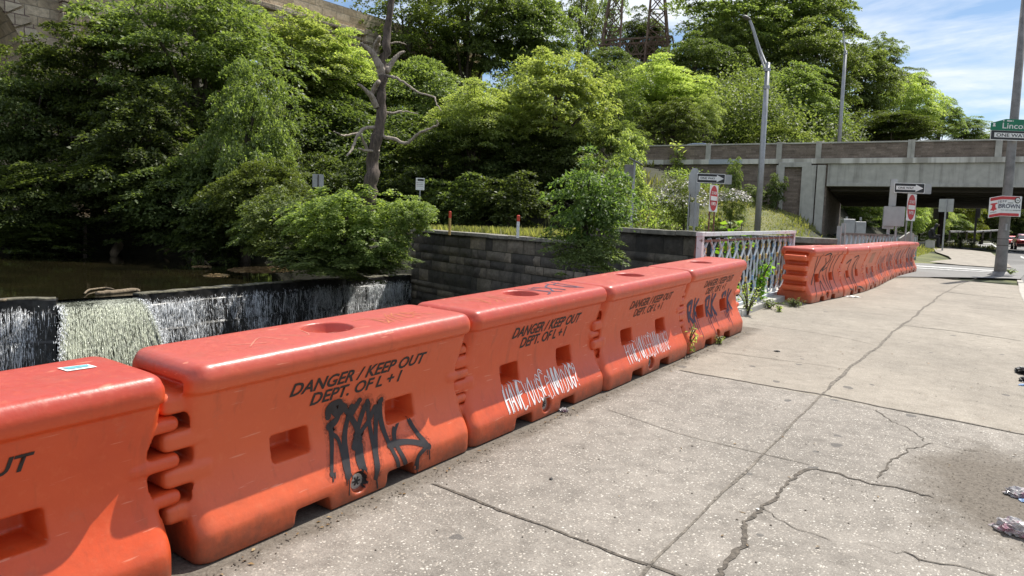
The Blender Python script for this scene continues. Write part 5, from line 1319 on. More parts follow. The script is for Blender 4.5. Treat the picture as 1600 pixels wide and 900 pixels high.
mb = MB(); mb.bar(p, (q.x, p.y+.55, gzf(-3.6, p.y+.5)+.05), .06, .04); tag(mb.build('rail_brace', M['rusty_rail']), 'rusty red bar slanting down behind the far end of the railing', 'brace')
p = p2x(1093, 366, -3.62); mb = MB(); mb.bar(p, (p.x, p.y-.25, gzf(-3.6, p.y)-.1), .07, .05); tag(mb.build('rail_brace', M['rusty_rail']), 'rusty leaning bar at the near end of the railing', 'brace')
XF = -3.62
fa, fb = p2x(1311, 365, XF), p2x(1432, 368.5, XF)
low = thing('low_railing', 'low rusty cross-lattice railing behind the far barrier row', 'railing', (XF, fa.y, gzf(XF, fa.y)), PI/2)
Lf = fb.y-fa.y; h0 = fa.z-gzf(XF, fa.y); h1 = fb.z - gzf(XF, fa.y); g1 = gzf(XF, fb.y)-gzf(XF, fa.y)
zt2 = lambda x: h0+(h1-h0)*x/Lf
zb2 = lambda x: .12 + g1*x/Lf
mb = MB(); mb.bar((0, 0, zt2(0)), (Lf, 0, zt2(Lf)), .07, .05); mb.build('top_rail', M['beam_dark'], low)
mb = MB(); mb.bar((0, 0, zb2(0)), (Lf, 0, zb2(Lf)), .06, .04); mb.build('bottom_rail', M['flaky_grey'], low)
n = 26; mb = MB()
for i in range(n):
    x0, x1 = Lf*i/n, Lf*(i+1)/n
    mb.bar((x0, .01, zb2(x0)), (x1, .01, zt2(x1)), .028, .02); mb.bar((x0, -.012, zt2(x0)), (x1, -.012, zb2(x1)), .028, .02)
mb.build('lattice', M['flaky_grey'], low)
for x in (0, .45, Lf):
    mb = MB(); mb.bar((x, 0, zb2(x)-.3), (x, 0, zt2(x)+(.25 if x == .45 else .18 if x == 0 else 0)), .09, .09); mb.build('post', M['galv'], low)
# white end slab of the low railing and the low wall
p = at(1418, 385, 23.5); mb = MB(); mb.prism([(-.28, -.3), (.12, -.3), (.14, .42), (.02, .47), (-.26, .25)], -.12, .12); e = mb.build('end_slab', M['concrete']); e.location = p; e.rotation_euler.z = .35
tag(e, 'pale worn concrete end post at the low railing', 'end post')

# ------------------------------------------------------------------ sign building
def away(px, extra=0.0):
    d = ray(px, 350).xy.normalized(); return math.atan2(-d.x, d.y) + math.radians(extra)
def plate(parent, name, m, x, z, wd, ht, y, th=.006, shape='rect', cr=.02):
    mb = MB(); w2, h2 = wd/2, ht/2
    if shape == 'rect':
        c = min(cr, w2*.5, h2*.5); poly = []
        for sx, sz, a0 in ((1, 1, 0), (-1, 1, 90), (-1, -1, 180), (1, -1, 270)):
            poly += [(x + sx*(w2-c) + c*math.cos(math.radians(a0+k*30)), z + sz*(h2-c) + c*math.sin(math.radians(a0+k*30))) for k in range(4)]
    elif shape == 'disc': poly = [(x + w2*math.cos(2*PI*k/40), z + h2*math.sin(2*PI*k/40)) for k in range(40)]
    elif shape == 'oct': poly = [(x + w2/math.cos(PI/8)*math.cos(PI/8+k*PI/4), z + h2/math.cos(PI/8)*math.sin(PI/8+k*PI/4)) for k in range(8)]
    else: poly = [(x+a, z+b) for a, b in shape]
    mb.prism(poly, y-th/2, y+th/2); return mb.build(name, m, parent)
def text(parent, txt, m, x, z, ht, wd, y, bold=.012, name='lettering', spacing=1.0):
    me = font_mesh(txt, 1, 0, bold, spacing); n = len(me.vertices); co = np.zeros(n*3); me.vertices.foreach_get('co', co); co = co.reshape(-1, 3)
    mn, mx = co.min(0), co.max(0); o = np.zeros_like(co)
    o[:, 0] = x + ((co[:, 0]-mn[0])/(mx[0]-mn[0])-.5)*wd; o[:, 2] = z + ((co[:, 1]-mn[1])/(mx[1]-mn[1])-.5)*ht; o[:, 1] = y
    me.vertices.foreach_set('co', o.ravel()); me.update(); return link(name, me, m, parent)
def post(parent, x, z0, z1, wd, m, y=.03, dp=None):
    mb = MB(); mb.box((x, y, (z0+z1)/2), (wd, dp or wd*.6, z1-z0)); return mb.build('post', m, parent)
def one_way(root, x, z, back=True, wd=.914, ht=.305):
    s = plate(root, 'sign_panel', M['sign_white'], x, z, wd, ht, 0)
    plate(s, 'field', M['sign_black'], x, z, wd-.035, ht-.035, -.004)
    ah = ht*.37; sh = ht*.195
    plate(s, 'arrow', M['sign_white'], 0, 0, 0, 0, -.0085, .004, [(x-wd*.44, z-sh), (x+wd*.20, z-sh), (x+wd*.20, z-ah), (x+wd*.45, z), (x+wd*.20, z+ah), (x+wd*.20, z+sh), (x-wd*.44, z+sh)])
    text(s, 'ONE WAY', M['sign_black'], x-wd*.115, z, ht*.22, wd*.52, -.013, .02)
    if back: plate(root, 'sign_back', M['alu_back'], x+wd*.28, z-.01, wd*.95, ht, .07)
    return s
def no_entry(root, x, z, wd, ht):
    s = plate(root, 'sign_panel', M['sign_white'], x, z, wd, ht, 0)
    plate(s, 'disc', M['sign_red'], x, z, wd*.90, ht*.94, -.004, .005, 'disc')
    plate(s, 'bar', M['sign_white'], x, z+.0, wd*.74, ht*.16, -.009, .004)
    text(s, 'DO NOT', M['sign_white'], x, z+ht*.20, ht*.12, wd*.56, -.0125, .02); text(s, 'ENTER', M['sign_white'], x, z-ht*.20, ht*.12, wd*.52, -.0125, .02)
def signroot(name, label, cat, px, py, d, extra=0.0, group=None):
    p = at(px, py, d); zb = Zl(p.x, p.y); return thing(name, label, cat, (p.x, p.y, zb), away(px, extra), group), p.z - zb
# left pair
r, z = signroot('one_way_sign', 'black and white one way arrow sign on the grass bank above the railing', 'sign', 1111, 278.7, 23.2, 16)
one_way(r, 0, z); post(r, -.45, -.2, z+.1, .06, M['galv'])
r, z = signroot('blank_sign', 'tall octagonal and square sign backs on thin posts beside the left one way sign', 'sign', 1085, 288, 23.8, 62)
plate(r, 'octagon_back', M['alu_back'], 0, z+.05, .80, .95, 0, .006, 'oct'); plate(r, 'square_back', M['alu_back'], .12, z-.98, .62, .78, 0)
post(r, -.18, -.2, z+.3, .06, M['galv'], .05); post(r, .22, -.2, z+.1, .06, M['galv'], .05)
r, z = signroot('no_entry_sign', 'white and red no-entry sign turned sideways on two brown posts, left of the street lamp', 'sign', 1115, 310, 23.6, 68)
no_entry(r, 0, z, .70, .87); post(r, -.2, -.2, z, .055, M['rusty_rail']); post(r, .2, -.2, z, .055, M['rusty_rail'])
# right pair
r, z = signroot('one_way_sign', 'black and white one way arrow sign in front of the overpass opening', 'sign', 1421, 293.8, 22.5, 24)
one_way(r, 0, z)
r, z = signroot('blank_sign', 'cluster of plain grey sign backs on a broad bracket before the overpass opening', 'sign', 1397, 338, 22.8, 10)
plate(r, 'square_back', M['alu_back'], .0, z, .60, .62, .0); plate(r, 'square_back', M['alu_back'], -.14, z-.05, .34, .70, .06); plate(r, 'narrow_back', M['alu_back'], -.06, z+.75, .20, .85, .08)
post(r, -.12, -.3, z+1.15, .09, M['galv'], .11); post(r, .1, -.3, z+.3, .06, M['galv'], .11)
r, z = signroot('no_entry_sign', 'white and red no-entry sign turned sideways in front of the overpass opening', 'sign', 1424, 324, 23.0, 68)
no_entry(r, 0, z, .66, .85); post(r, -.2, -.4, z, .055, M['galv']); post(r, .2, -.4, z, .055, M['galv'])
r, z = signroot('blank_sign', 'pale square sign back on a leaning thin post by the far pavement', 'sign', 1478.5, 321, 37, -12)
plate(r, 'square_back', M['alu_back'], 0, z, .66, .66, 0); post(r, .0, -.1, z+.3, .07, M['galv'], -.04)
r, z = signroot('blank_sign', 'small brown sign half hidden behind the dark overpass column', 'sign', 1470, 334, 50, 0)
plate(r, 'square_back', M['bankpath'], 0, z, .9, .75, 0); post(r, .0, -.1, z+.2, .08, M['galv'], .05)
# notices on the left bank
r, z = signroot('notice_sign', 'small white notice with red and black print on a thin post above the creek wall', 'sign', 656.5, 287.5, 30)
s = plate(r, 'sign_panel', M['sign_white'], 0, z, .36, .50, 0, .008)
plate(s, 'header', M['sign_black'], .02, z+.165, .26, .085, -.006, .004)
for k in range(3): plate(s, 'print_line', M['sign_grey'], .0, z+.05-.07*k, .24, .018, -.006, .004); plate(s, 'red_mark', M['sign_red'], -.13, z+.05-.07*k, .025, .025, -.006, .004)
post(r, 0, -.2, z, .05, M['galv'])
r, z = signroot('blank_sign', 'plain grey sign back among the vines left of the bare snag', 'sign', 497, 282.5, 34, 8)
plate(r, 'square_back', M['alu_back'], 0, z, .52, .62, 0, .008); post(r, 0, -.2, z+.28, .05, M['beam_dark'], -.03)
for px, y0, y1, mk, mc, L in ((702.5, 330, 357, 'knot_yellow', 'redcap', 'slim yellow marker post with red tip on the shaded bank'), (809, 336, 366, 'sign_white', 'redcap', 'slim white marker post with red tip on the shaded bank')):
    d = 26.5 if px < 750 else 22.5; p = at(px, y1, d); z1 = at(px, y0, d).z; zb = min(Zl(p.x, p.y)-.05, p.z)
    r = thing('marker_post', L, 'marker post', (p.x, p.y, zb)); hh = z1-zb
    mb = MB(); mb.tube([(0, 0, 0), (0, 0, hh*.72)], .045, 10); mb.build('stem', M[mk], r)
    mb = MB(); mb.tube([(0, 0, hh*.72), (0, 0, hh*.97), (0, 0, hh)], [.048, .048, .03], 10); mb.build('tip', M[mc], r)
r, z = signroot('solar_post', 'slim galvanised post with a small tilted solar panel and control box', 'post', 991, 262, 24)
post(r, 0, -.3, z+.2, .09, M['galv'], 0, .09)
mb = MB(); mb.box((.05, 0, z+.20), (.50, .42, .03), Matrix.Rotation(.45, 3, 'Y')); mb.build('solar_panel', M['sign_grey'], r)
mb = MB(); mb.box((-.17, .02, z-.12), (.30, .2, .42), None, .02); mb.build('control_box', M['pole_paint'], r)
r, z = signroot('utility_cabinet', 'grey metal utility cabinet on the grass behind the low railing', 'cabinet', 1335, 355, 27, 18)
for x, wd, h_, y in ((-.25, .42, .64, 0), (.18, .38, .56, .06)):
    mb = MB(); mb.box((x, y, (z+h_-.35)/2), (wd, .4, z+h_-.35), None, .02); b_ = mb.build('cabinet_box', M['galv'], r)
    mb = MB(); mb.box((x, y-.205, (z+h_-.35)*.55), (wd*.8, .014, (z+h_-.35)*.7)); mb.build('door', M['alu_back'], b_)
for x in (-.3, .2): mb = MB(); mb.tube([(x, 0, z+.25), (x, 0, z+.38)], .04, 8); mb.build('cap', M['galv'], r)

# ------------------------------------------------------------------ lamps and poles
def street_lamp(label, px, pyb, pyt, d, arm, head, r0, r1, base=None):
    b = at(px, pyb, d); zb = Zl(b.x, b.y)-.2 if base is None else base; z1 = at(px + (pyb-pyt)*.055, pyt, d).z
    root = thing('street_lamp', label, 'street lamp', (b.x, b.y, zb)); h = z1-zb
    mb = MB(); mb.tube([(0, 0, 0), (0, 0, h*.5), (0, 0, h)], [r0, (r0+r1)/2, r1], 14); mb.build('pole', M['galv'], root, True)
    o = Vector((b.x, b.y, zb))
    for a in arm:
        q = [at(x, y, d)-o for x, y in a]; q[0] = Vector((0, 0, q[0].z)); mb = MB(); mb.tube([Vector(v) for v in catmull([tuple(v) for v in q], 5)], r1*.48, 9); mb.build('arm', M['galv'], root, True)
    hx = at(*head[0], d)-o; dr = (at(*head[1], d)-o - hx); L = dr.length; dr.normalize(); up = Vector((0, 0, 1)); sd_ = dr.cross(up).normalized()
    mb = MB(); vs = []; n = 12; m_ = 9
    for i in range(m_):
        t = i/(m_-1); rr = math.sin(PI*min(.97, .1+.87*t))**.6*(.6+.4*t)
        for k in range(n):
            a = 2*PI*k/n; vs.append(hx + dr*(L*t) + sd_*(.17*rr*math.cos(a)) + up*((.10 if math.sin(a) > 0 else .07)*rr*math.sin(a)))
    mb.add(vs, [(i*n+k, i*n+(k+1) % n, (i+1)*n+(k+1) % n, (i+1)*n+k) for i in range(m_-1) for k in range(n)] + [tuple(range(n)), tuple((m_-1)*n+k for k in range(n))])
    mb.build('lamp_head', M['pole_paint'], root, True)
    mb = MB(); mb.tube([(0, 0, h-.32), (0, 0, h-.2)], r1*1.35, 12); mb.tube([(0, 0, h-.95), (0, 0, h-.83)], r1*1.35, 12) if len(arm) > 1 else None; mb.build('clamp', M['galv'], root)
    return root
street_lamp('tall grey street lamp with a long slanting arm, nearest on the grass bank', 1183, 362, 103, 27, [[(1197, 110), (1187, 75), (1176, 42), (1170, 28)], [(1196.5, 122), (1186, 82), (1177, 50), (1171, 32)]], [(1173, 31), (1160, 25.5)], .125, .085)
street_lamp('slim distant lamp pole standing on the overpass', 1311, 222, 82, 58, [[(1319.5, 85), (1319, 65), (1317, 49)]], [(1318, 46), (1310, 46)], .17, .12, DECK)
# street sign pole by the kerb
lp = gpt(1562, 432)
pole = thing('sign_pole', 'tall grey steel pole at the kerb carrying the green street sign', 'pole', lp)
dL = (lp-Vector((0, 0, EYE))).dot(-cb); ph = at(1604, -60, dL).z - lp.z
mb = MB(); mb.tube([(0, 0, -.1), (0, 0, .4), (0, 0, 2.4), (0, 0, ph)], [.18, .162, .135, .09], 16); mb.build('shaft', M['pole_paint'], pole, True)
mb = MB(); mb.tube([(0, 0, -.06), (0, 0, .03), (0, 0, .10), (0, 0, .16)], [.36, .34, .24, .18], 16); mb.build('base', M['pole_paint'], pole, True)
for z_, hh in ((.55, .03), (.95, .025), (1.15, .02)): mb = MB(); mb.tube([(0, 0, z_), (0, 0, z_+hh)], 0.166-.012*z_, 16); mb.build('strap', M['beam_dark'], pole)
mb = MB(); mb.tube([(.05, -.16, 1.42), (.05, -.16, 1.62)], .03, 8); mb.build('bracket', M['galv'], pole)
rz = YAW; dS = dL-.3
FH = Vector((-math.sin(YAW), math.cos(YAW), 0)); HP = lp.x*FH.x + lp.y*FH.y - .27
def ctr(px, py):
    r_ = ray(px, py); t = HP/(r_.x*FH.x + r_.y*FH.y); return Vector((r_.x*t, r_.y*t, EYE + r_.z*t))
mpp = dS/F
# green sign: left part in frame, the rest runs out of the picture
c = ctr(1600, 196); wd = 102*mpp; ht = 17.5*mpp
r = thing('street_sign', 'green street name sign with white letters on the kerb pole', 'sign', c, rz)
ch = wd*.22
s = plate(r, 'sign_panel', M['sign_green'], 0, 0, 0, 0, 0, .01, [(-wd/2, -ht/2), (wd/2, -ht/2), (wd/2, ht*.12), (wd/2-ch, ht/2), (-wd/2+ch, ht/2), (-wd/2, ht*.12)])
text(s, 'Lincoln', M['sign_white'], -.15*mpp*100+ .0, -ht*.08, 8.6*mpp, 42*mpp, -.008, .008).location.x = 3*mpp
plate(s, 'emblem', M['sign_white'], 0, 0, 0, 0, -.008, .004, [(-wd/2+2.6*mpp, -ht*.18), (-wd/2+7.4*mpp, -ht*.18), (-wd/2+6.2*mpp, ht*.02), (-wd/2+7*mpp, ht*.12), (-wd/2+3*mpp, ht*.12), (-wd/2+3.8*mpp, ht*.02)])
for k, (x0, x1) in enumerate(((-33, -31), (-27, -19), (-18, -16.8))): plate(s, 'small_print', M['sign_white'], (x0+x1)/2*mpp, ht*.34, (x1-x0)*mpp, 1.7*mpp, -.008, .004)
c = ctr(1600, 212.3); r = thing('one_way_sign', 'one way sign hung under the green street name sign', 'sign', c, rz)
wd = 104*mpp; ht = 15.6*mpp
s = plate(r, 'sign_panel', M['sign_white'], 0, 0, wd, ht, 0); plate(s, 'field', M['sign_black'], 0, 0, wd-2.2*mpp, ht-2.2*mpp, -.004)
plate(s, 'arrow', M['sign_white'], 0, 0, 0, 0, -.0085, .004, [(-46*mpp, -3.5*mpp), (22*mpp, -3.5*mpp), (22*mpp, -5.8*mpp), (46*mpp, 0), (22*mpp, 5.8*mpp), (22*mpp, 3.5*mpp), (-46*mpp, 3.5*mpp)])
text(s, 'ONE WAY', M['sign_black'], -20*mpp, 0, 5.2*mpp, 46*mpp, -.013, .015)
# bent campaign poster
c = ctr(1573, 322); r = thing('campaign_sign', 'creased red and white campaign poster with a bell strapped round the kerb pole', 'poster', c, YAW)
u = mpp
def bend(o):
    me = o.data; bm = bmesh.new(); bm.from_mesh(me); bmesh.ops.triangulate(bm, faces=bm.faces[:]); fine(bm, .09)
    for v in bm.verts:
        d = -9*u - v.co.x
        if d > 0: v.co.z -= d*.24; v.co.y += d*.35
        v.co.y += .10*max(0, v.co.x-2*u)
    bm.to_mesh(me); bm.free(); return o
s = bend(plate(r, 'board', M['sign_white'], 0, 0, 48*u, 31.5*u, 0, .008, 'rect', .01))
bend(plate(s, 'stripe', M['camp_red'], -1.5*u, 12.6*u, 43*u, 4.6*u, -.009, .004, 'rect', .004)); bend(plate(s, 'stripe', M['camp_red'], -1*u, -12.9*u, 44*u, 4.2*u, -.009, .004, 'rect', .004))
bell = [(-22, -4.6), (-22, -3), (-20.8, -2), (-20, 3), (-20.8, 4.2), (-22.4, 4.2), (-22.4, 6.2), (-14, 6.2), (-14, 4.2), (-15.6, 4.2), (-16.4, 3), (-15.6, -2), (-14.4, -3), (-14.4, -4.6), (-17, -4.6), (-17.6, -6), (-18.8, -6), (-19.4, -4.6)]
bend(plate(s, 'bell', M['camp_red'], 0, 0, 0, 0, -.009, .004, [(a*u, b*u) for a, b in bell]))
bend(text(s, 'JEFF', M['navy'], -7.3*u, 6.6*u, 4.6*u, 12.5*u, -.012, .0, spacing=1.15)); bend(text(s, 'BROWN', M['navy'], 4.6*u, .2*u, 6.6*u, 34*u, -.012, .012)); bend(text(s, 'FOR MAYOR', M['sign_grey'], .0*u, -6.2*u, 1.7*u, 17*u, -.012, .01))
bend(plate(s, 'rule', M['sign_grey'], 5.6*u, 5.2*u, 9*u, 1.4*u, -.009, .004)); bend(plate(s, 'rule', M['sign_grey'], 16.5*u, -6*u, 13*u, 1.3*u, -.009, .004)); bend(plate(s, 'rule', M['sign_grey'], -18.3*u, -8*u, 8*u, 1.0*u, -.009, .004))
d1 = bend(plate(s, 'seal', M['sign_black'], 16.6*u, 9.6*u, 9.4*u, 9.4*u, -.014, .004, 'disc')); bend(plate(d1, 'seal_centre', M['sign_white'], 16.6*u, 9.6*u, 6.8*u, 6.8*u, -.019, .004, 'disc')); bend(plate(d1, 'seal_mark', M['sign_grey'], 16.6*u, 9.6*u, 4.6*u, 1.8*u, -.023, .004, 'disc'))
# far column and post beyond
p = at(1467, 383, 49.5); mb = MB(); mb.tube([(p.x, p.y, gzf(p.x, p.y)-.2), (p.x, p.y, zb0+.35)], [.17, .16], 9); tag(mb.build('bridge_column', M['column_dark'], None, True), 'dark steel overpass column beside the seated person', 'pole')  # steel column under the overpass deck, kept as a plain dark shaft
p = at(1524, 357, 70); r = thing('signal_post', 'dark far-off post with a green sign and a traffic signal under the overpass', 'post', (p.x, p.y, gzf(p.x, p.y)), away(1524)); z_ = at(1524, 317, 70).z - r.location.z
post(r, 0, 0, at(1524, 300, 70).z - r.location.z, .2, M['sign_black']); plate(r, 'sign_panel', M['sign_green'], 0, z_, .55, .2, -.12)
mb = MB(); mb.box((.15, -.05, z_-1.0), (.3, .3, .9), None, .03); mb.build('signal_head', M['sign_black'], r)
# far guard rail
mb = MB(); q = [gpt(x, y) for x, y in ((1440, 379), (1462, 374), (1482, 369))]
r = thing('guard_rail', 'low timber and steel guard rail climbing beside the ramp pavement', 'guard rail', q[0])
mb.tube([v - q[0] + Vector((0, 0, .7)) for v in q], .08, 6); mb.build('rail', M['pole_paint'], r)
for i in range(4):
    v = q[0].lerp(q[-1], i/3) - q[0]; mb = MB(); mb.bar(v, v+Vector((0, 0, .75)), .14); mb.build('post', M['pole_paint'], r)
q = [at(x, y, d) for x, y, d in ((1484, 362, 80), (1520, 362.5, 84), (1560, 360, 88))]
r = thing('guard_rail', 'long guard rail across the grass beyond the ramp road', 'guard rail', q[0]); mb = MB(); mb.tube([v-q[0] for v in q], .12, 6); mb.build('rail', M['pole_paint'], r)
for i in range(7):
    v = q[0].lerp(q[-1], i/6)-q[0]; mb = MB(); mb.bar(v-Vector((0, 0, .9)), v, .16); mb.build('post', M['beam_dark'], r)

# ------------------------------------------------------------------ low wall and the person on it
pf = gpt(1456, 388.5); dP = (pf-Vector((0, 0, EYE))).dot(-cb); mp = dP/F
w0 = at(1424, 378, dP); w1 = at(1460, 382, dP)
a = away(1445); rwall = thing('low_wall', 'low concrete wall with a lighter end block where the person sits', 'wall', (w1.x, w1.y, pf.z-.1), a)
hw = at(1455, 375, dP).z - pf.z
mb = MB(); mb.box((-26*mp, .25, hw/2-.05), (28*mp, .6, hw+.05), None, .02); mb.build('wall_run', plain('dark weathered concrete', (.16, .155, .145), .9, .3, 3), rwall)
mb = MB(); mb.box((-6*mp, .0, hw/2+.02), (13*mp, .7, hw+.1), None, .02); mb.build('end_block', M['concrete'], rwall)
seat = Vector((w1.x, w1.y, 0)) ; rx = Vector((math.cos(a), math.sin(a), 0)); ry_ = Vector((-math.sin(a), math.cos(a), 0))
def body(name, label, org, ux, joints, edges, root, rad, m, headc):
    me = bpy.data.meshes.new('person'); me.from_pydata([org + ux*j[0] + ry_*j[1] + Vector((0, 0, j[2])) for j in joints], edges, [])
    o = bpy.data.objects.new('person', me); COL.objects.link(o)
    md = o.modifiers.new('skin', 'SKIN'); md.use_smooth_shade = True
    for i, r_ in enumerate(rad): me.skin_vertices[0].data[i].radius = (r_, r_)
    me.skin_vertices[0].data[root].use_root = True
    sb_ = o.modifiers.new('sub', 'SUBSURF'); sb_.levels = 2; sb_.render_levels = 2
    bpy.context.view_layer.update(); dg = bpy.context.evaluated_depsgraph_get(); m2 = bpy.data.meshes.new_from_object(o.evaluated_get(dg), depsgraph=dg)
    bpy.data.objects.remove(o); return m2
sh_ = .60/ (.5)  # seat height comes from the wall
S = hw + .06
Jt = [(0, 0, S+.10), (.05, 0, S+.28), (.14, 0, S+.46), (.19, 0, S+.56), (.26, 0, S+.62), (.31, 0, S+.70), (.33, 0, S+.78),      # pelvis spine neck head
      (.08, -.10, S+.09), (.48, -.12, S+.10), (.50, -.12, .12), (.66, -.13, .05),      # near leg
      (.08, .10, S+.09), (.45, .13, S+.09), (.44, .13, .12), (.60, .14, .05),
      (.16, -.19, S+.50), (.26, -.24, S+.22), (.46, -.12, S+.20), (.54, -.07, S+.20),   # arms resting on the knees
      (.16, .19, S+.50), (.26, .24, S+.22), (.46, .12, S+.20), (.54, .07, S+.20)]
Ed = [(0, 1), (1, 2), (2, 3), (3, 4), (4, 5), (5, 6), (0, 7), (7, 8), (8, 9), (9, 10), (0, 11), (11, 12), (12, 13), (13, 14), (3, 15), (15, 16), (16, 17), (17, 18), (3, 19), (19, 20), (20, 21), (21, 22)]
Rd = [.15, .16, .17, .13, .065, .095, .10, .10, .08, .055, .05, .10, .08, .055, .05, .08, .055, .045, .04, .08, .055, .045, .04]
org = Vector((w1.x, w1.y, pf.z)) - rx*(.30)
pm = body('person', '', Vector((0, 0, 0)), rx, Jt, Ed, 0, Rd, None, None)
per = link('person', pm, M['cloth_dark'], None, True, org); tag(per, 'person in black clothing sitting hunched on the low concrete wall', 'person')
mb = MB(); hc_ = rx*.325 + Vector((0, 0, S+.76))
bm = bmesh.new(); bmesh.ops.create_icosphere(bm, subdivisions=2, radius=1)
mb.add([Vector((v.co.x*.105, v.co.y*.085, v.co.z*.115)) + hc_ + rx*.0 for v in bm.verts], [[v.index for v in f.verts] for f in bm.faces]); bm.free()
mb.build('hair', plain('black hair', (.01, .009, .009), .7), per, True)
mb = MB(); mb.tube([rx*.40+Vector((0, 0, S+.70)), rx*.425+Vector((0, 0, S+.755)), rx*.41+Vector((0, 0, S+.80))], [.05, .055, .05], 10); mb.build('face', M['skin'], per, True)

# ------------------------------------------------------------------ cars
def car(label, loc, rz, paint, name='parked_car'):
    root = thing(name, label, 'car', loc, rz)
    # side outline (x forward, z up), 4.5 m long
    low_ = [(-2.2, .32), (-2.28, .55), (-2.22, .85), (-2.05, .95), (-1.45, .98), (.75, .93), (1.7, .82), (2.15, .66), (2.25, .45), (2.2, .30)]
    cab = [(-1.75, .95), (-1.15, 1.36), (-.75, 1.44), (-.05, 1.45), (.35, 1.38), (1.15, .92)]
    def loft(poly, wf, nm, m, par):
        mb = MB(); n = len(poly); vs = []; ws = [-1, -.93, -.6, 0, .6, .93, 1]
        for k, w_ in enumerate(ws):
            e = 1 if abs(w_) < .95 else .96
            for x, z in poly: vs.append((x*e, w_*wf(x, z), z if abs(w_) < .95 else .3+(z-.3)*.96))
        mb.add(vs, [(k*n+i, k*n+(i+1) % n, (k+1)*n+(i+1) % n, (k+1)*n+i) for k in range(6) for i in range(n)] + [tuple(range(n)), tuple(6*n+i for i in range(n))])
        return mb.build(nm, m, par, True)
    loft(low_, lambda x, z: .88 - .05*(abs(x) > 2.0) - .02*(z < .4), 'body', paint, root)
    loft(cab, lambda x, z: .80 - .22*max(0, z-.95)/.5, 'cabin', paint, root)
    def win(q, nm):
        mb = MB(); mb.add(q, [tuple(range(len(q)))] ); return mb.build(nm, M['glass'], root)
    for xa, xb in (((-1.72, .985), (-1.19, 1.335)), ((1.10, .975), (.42, 1.345))):
        wa, wb = .70, .56; dx = -.03 if xa[0] < 0 else .03
        mb = MB(); mb.add([(xa[0]+dx, -wa, xa[1]), (xa[0]+dx, wa, xa[1]), (xb[0]+dx, wb, xb[1]), (xb[0]+dx, -wb, xb[1]), (xa[0], -wa, xa[1]-.02), (xa[0], wa, xa[1]-.02), (xb[0], wb, xb[1]-.02), (xb[0], -wb, xb[1]-.02)], [(0, 1, 2, 3), (4, 5, 6, 7), (0, 1, 5, 4), (2, 3, 7, 6), (1, 2, 6, 5), (3, 0, 4, 7)]); mb.build('windscreen', M['glass'], root)
    for sg in (-1, 1):
        for q in ([(-1.35, 1.0), (-.95, 1.33), (-.45, 1.36), (-.45, 1.0)], [(-.37, 1.0), (-.37, 1.36), (.2, 1.33), (.75, 1.0)]):
            mb = MB(); mb.add([(x, sg*(.80 - .22*(z-.95)/.5 + .012), z) for x, z in q] + [(x, sg*(.80 - .22*(z-.95)/.5 - .03), z) for x, z in q], [(0, 1, 2, 3), (4, 5, 6, 7), (0, 1, 5, 4), (1, 2, 6, 5), (2, 3, 7, 6), (3, 0, 4, 7)]); mb.build('side_window', M['glass'], root)
        for x in (-1.4, 1.38):
            mb = MB(); mb.tube([(x, sg*.70, .33), (x, sg*.90, .33)], .33, 20); t_ = mb.build('wheel', M['rubber'], root)
            mb = MB(); mb.tube([(x, sg*.88, .33), (x, sg*.912, .33)], .2, 16); mb.build('rim', M['chrome'], t_)
        mb = MB(); mb.box((-2.2, sg*.62, .78), (.14, .36, .16), None, .03); mb.build('taillight', M['taillight'], root)
        mb = MB(); mb.box((2.06, sg*.62, .66), (.2, .36, .12), None, .03); mb.build('headlight', M['chrome'], root)
        mb = MB(); mb.box((.72, sg*.95, 1.0), (.16, .2, .14), None, .04); mb.build('mirror', paint, root)
    mb = MB(); mb.box((-2.24, 0, .45), (.12, 1.6, .18), None, .04); mb.build('bumper', M['sign_black'], root)
    mb = MB(); mb.box((-2.285, 0, .72), (.01, .32, .15)); mb.build('plate', M['sign_white'], root)
    return root
c = gpt(1600, 391); car('dark red car on the road, cut by the right picture edge', (c.x, c.y, gzf(c.x, c.y)+.01), math.radians(96), M['car_red'])
c2 = gpt(1594, 386.5); car('bright red car partly hidden behind the dark red one', (c2.x-.9, c2.y+1, gzf(c2.x, c2.y)+.01), math.radians(94), M['car_red2'])
c = at(1093, 222, 50); M4 = ov.matrix_basis; ovr = ov.rotation_euler[2]
dlt = Vector((c.x, c.y)) - Vector((B0.x, B0.y)); ul = dlt.dot(bx)
q = Vector((B0.x, B0.y)) + bx*ul + by*2.3; car('blue grey car on the overpass, only its roof showing above the parapet', (q.x, q.y, DECK+.02), math.atan2(bx.y, bx.x), M['car_blue'])

# ------------------------------------------------------------------ transmission tower and its wires
tb = at(985, 110, 105); tz = Zl(tb.x, tb.y)-1
tower = thing('transmission_tower', 'rusty steel lattice transmission tower on the wooded hill', 'tower', (tb.x, tb.y, tz), away(985)); md_ = 105/F
toL = lambda px, py: ((px-985)*md_, at(985, py, 105).z - tz)
def lattice(b0, b1, w0, w1, nseg, nm, th):
    """square tapering lattice mast from b0 to b1 (x, z) with half-widths w0, w1"""
    mb = MB(); cr_ = lambda t, i, j: Vector((b0[0]+(b1[0]-b0[0])*t + i*(w0+(w1-w0)*t), j*(w0+(w1-w0)*t), b0[1]+(b1[1]-b0[1])*t))
    cs = [(-1, -1), (1, -1), (1, 1), (-1, 1)]
    for i, j in cs: mb.bar(cr_(0, i, j), cr_(1, i, j), th)
    for k in range(nseg):
        t0, t1 = k/nseg, (k+1)/nseg
        for a in range(4):
            p, q = cs[a], cs[(a+1) % 4]; mb.bar(cr_(t0, *p), cr_(t1, *q), th*.55); mb.bar(cr_(t0, *q), cr_(t1, *p), th*.55); mb.bar(cr_(t1, *p), cr_(t1, *q), th*.5)
    return mb.build(nm, M['rust'], tower)
L0, L1 = toL(945, 130), toL(962, -60); R0, R1_ = toL(1028, 130), toL(1019, -60)
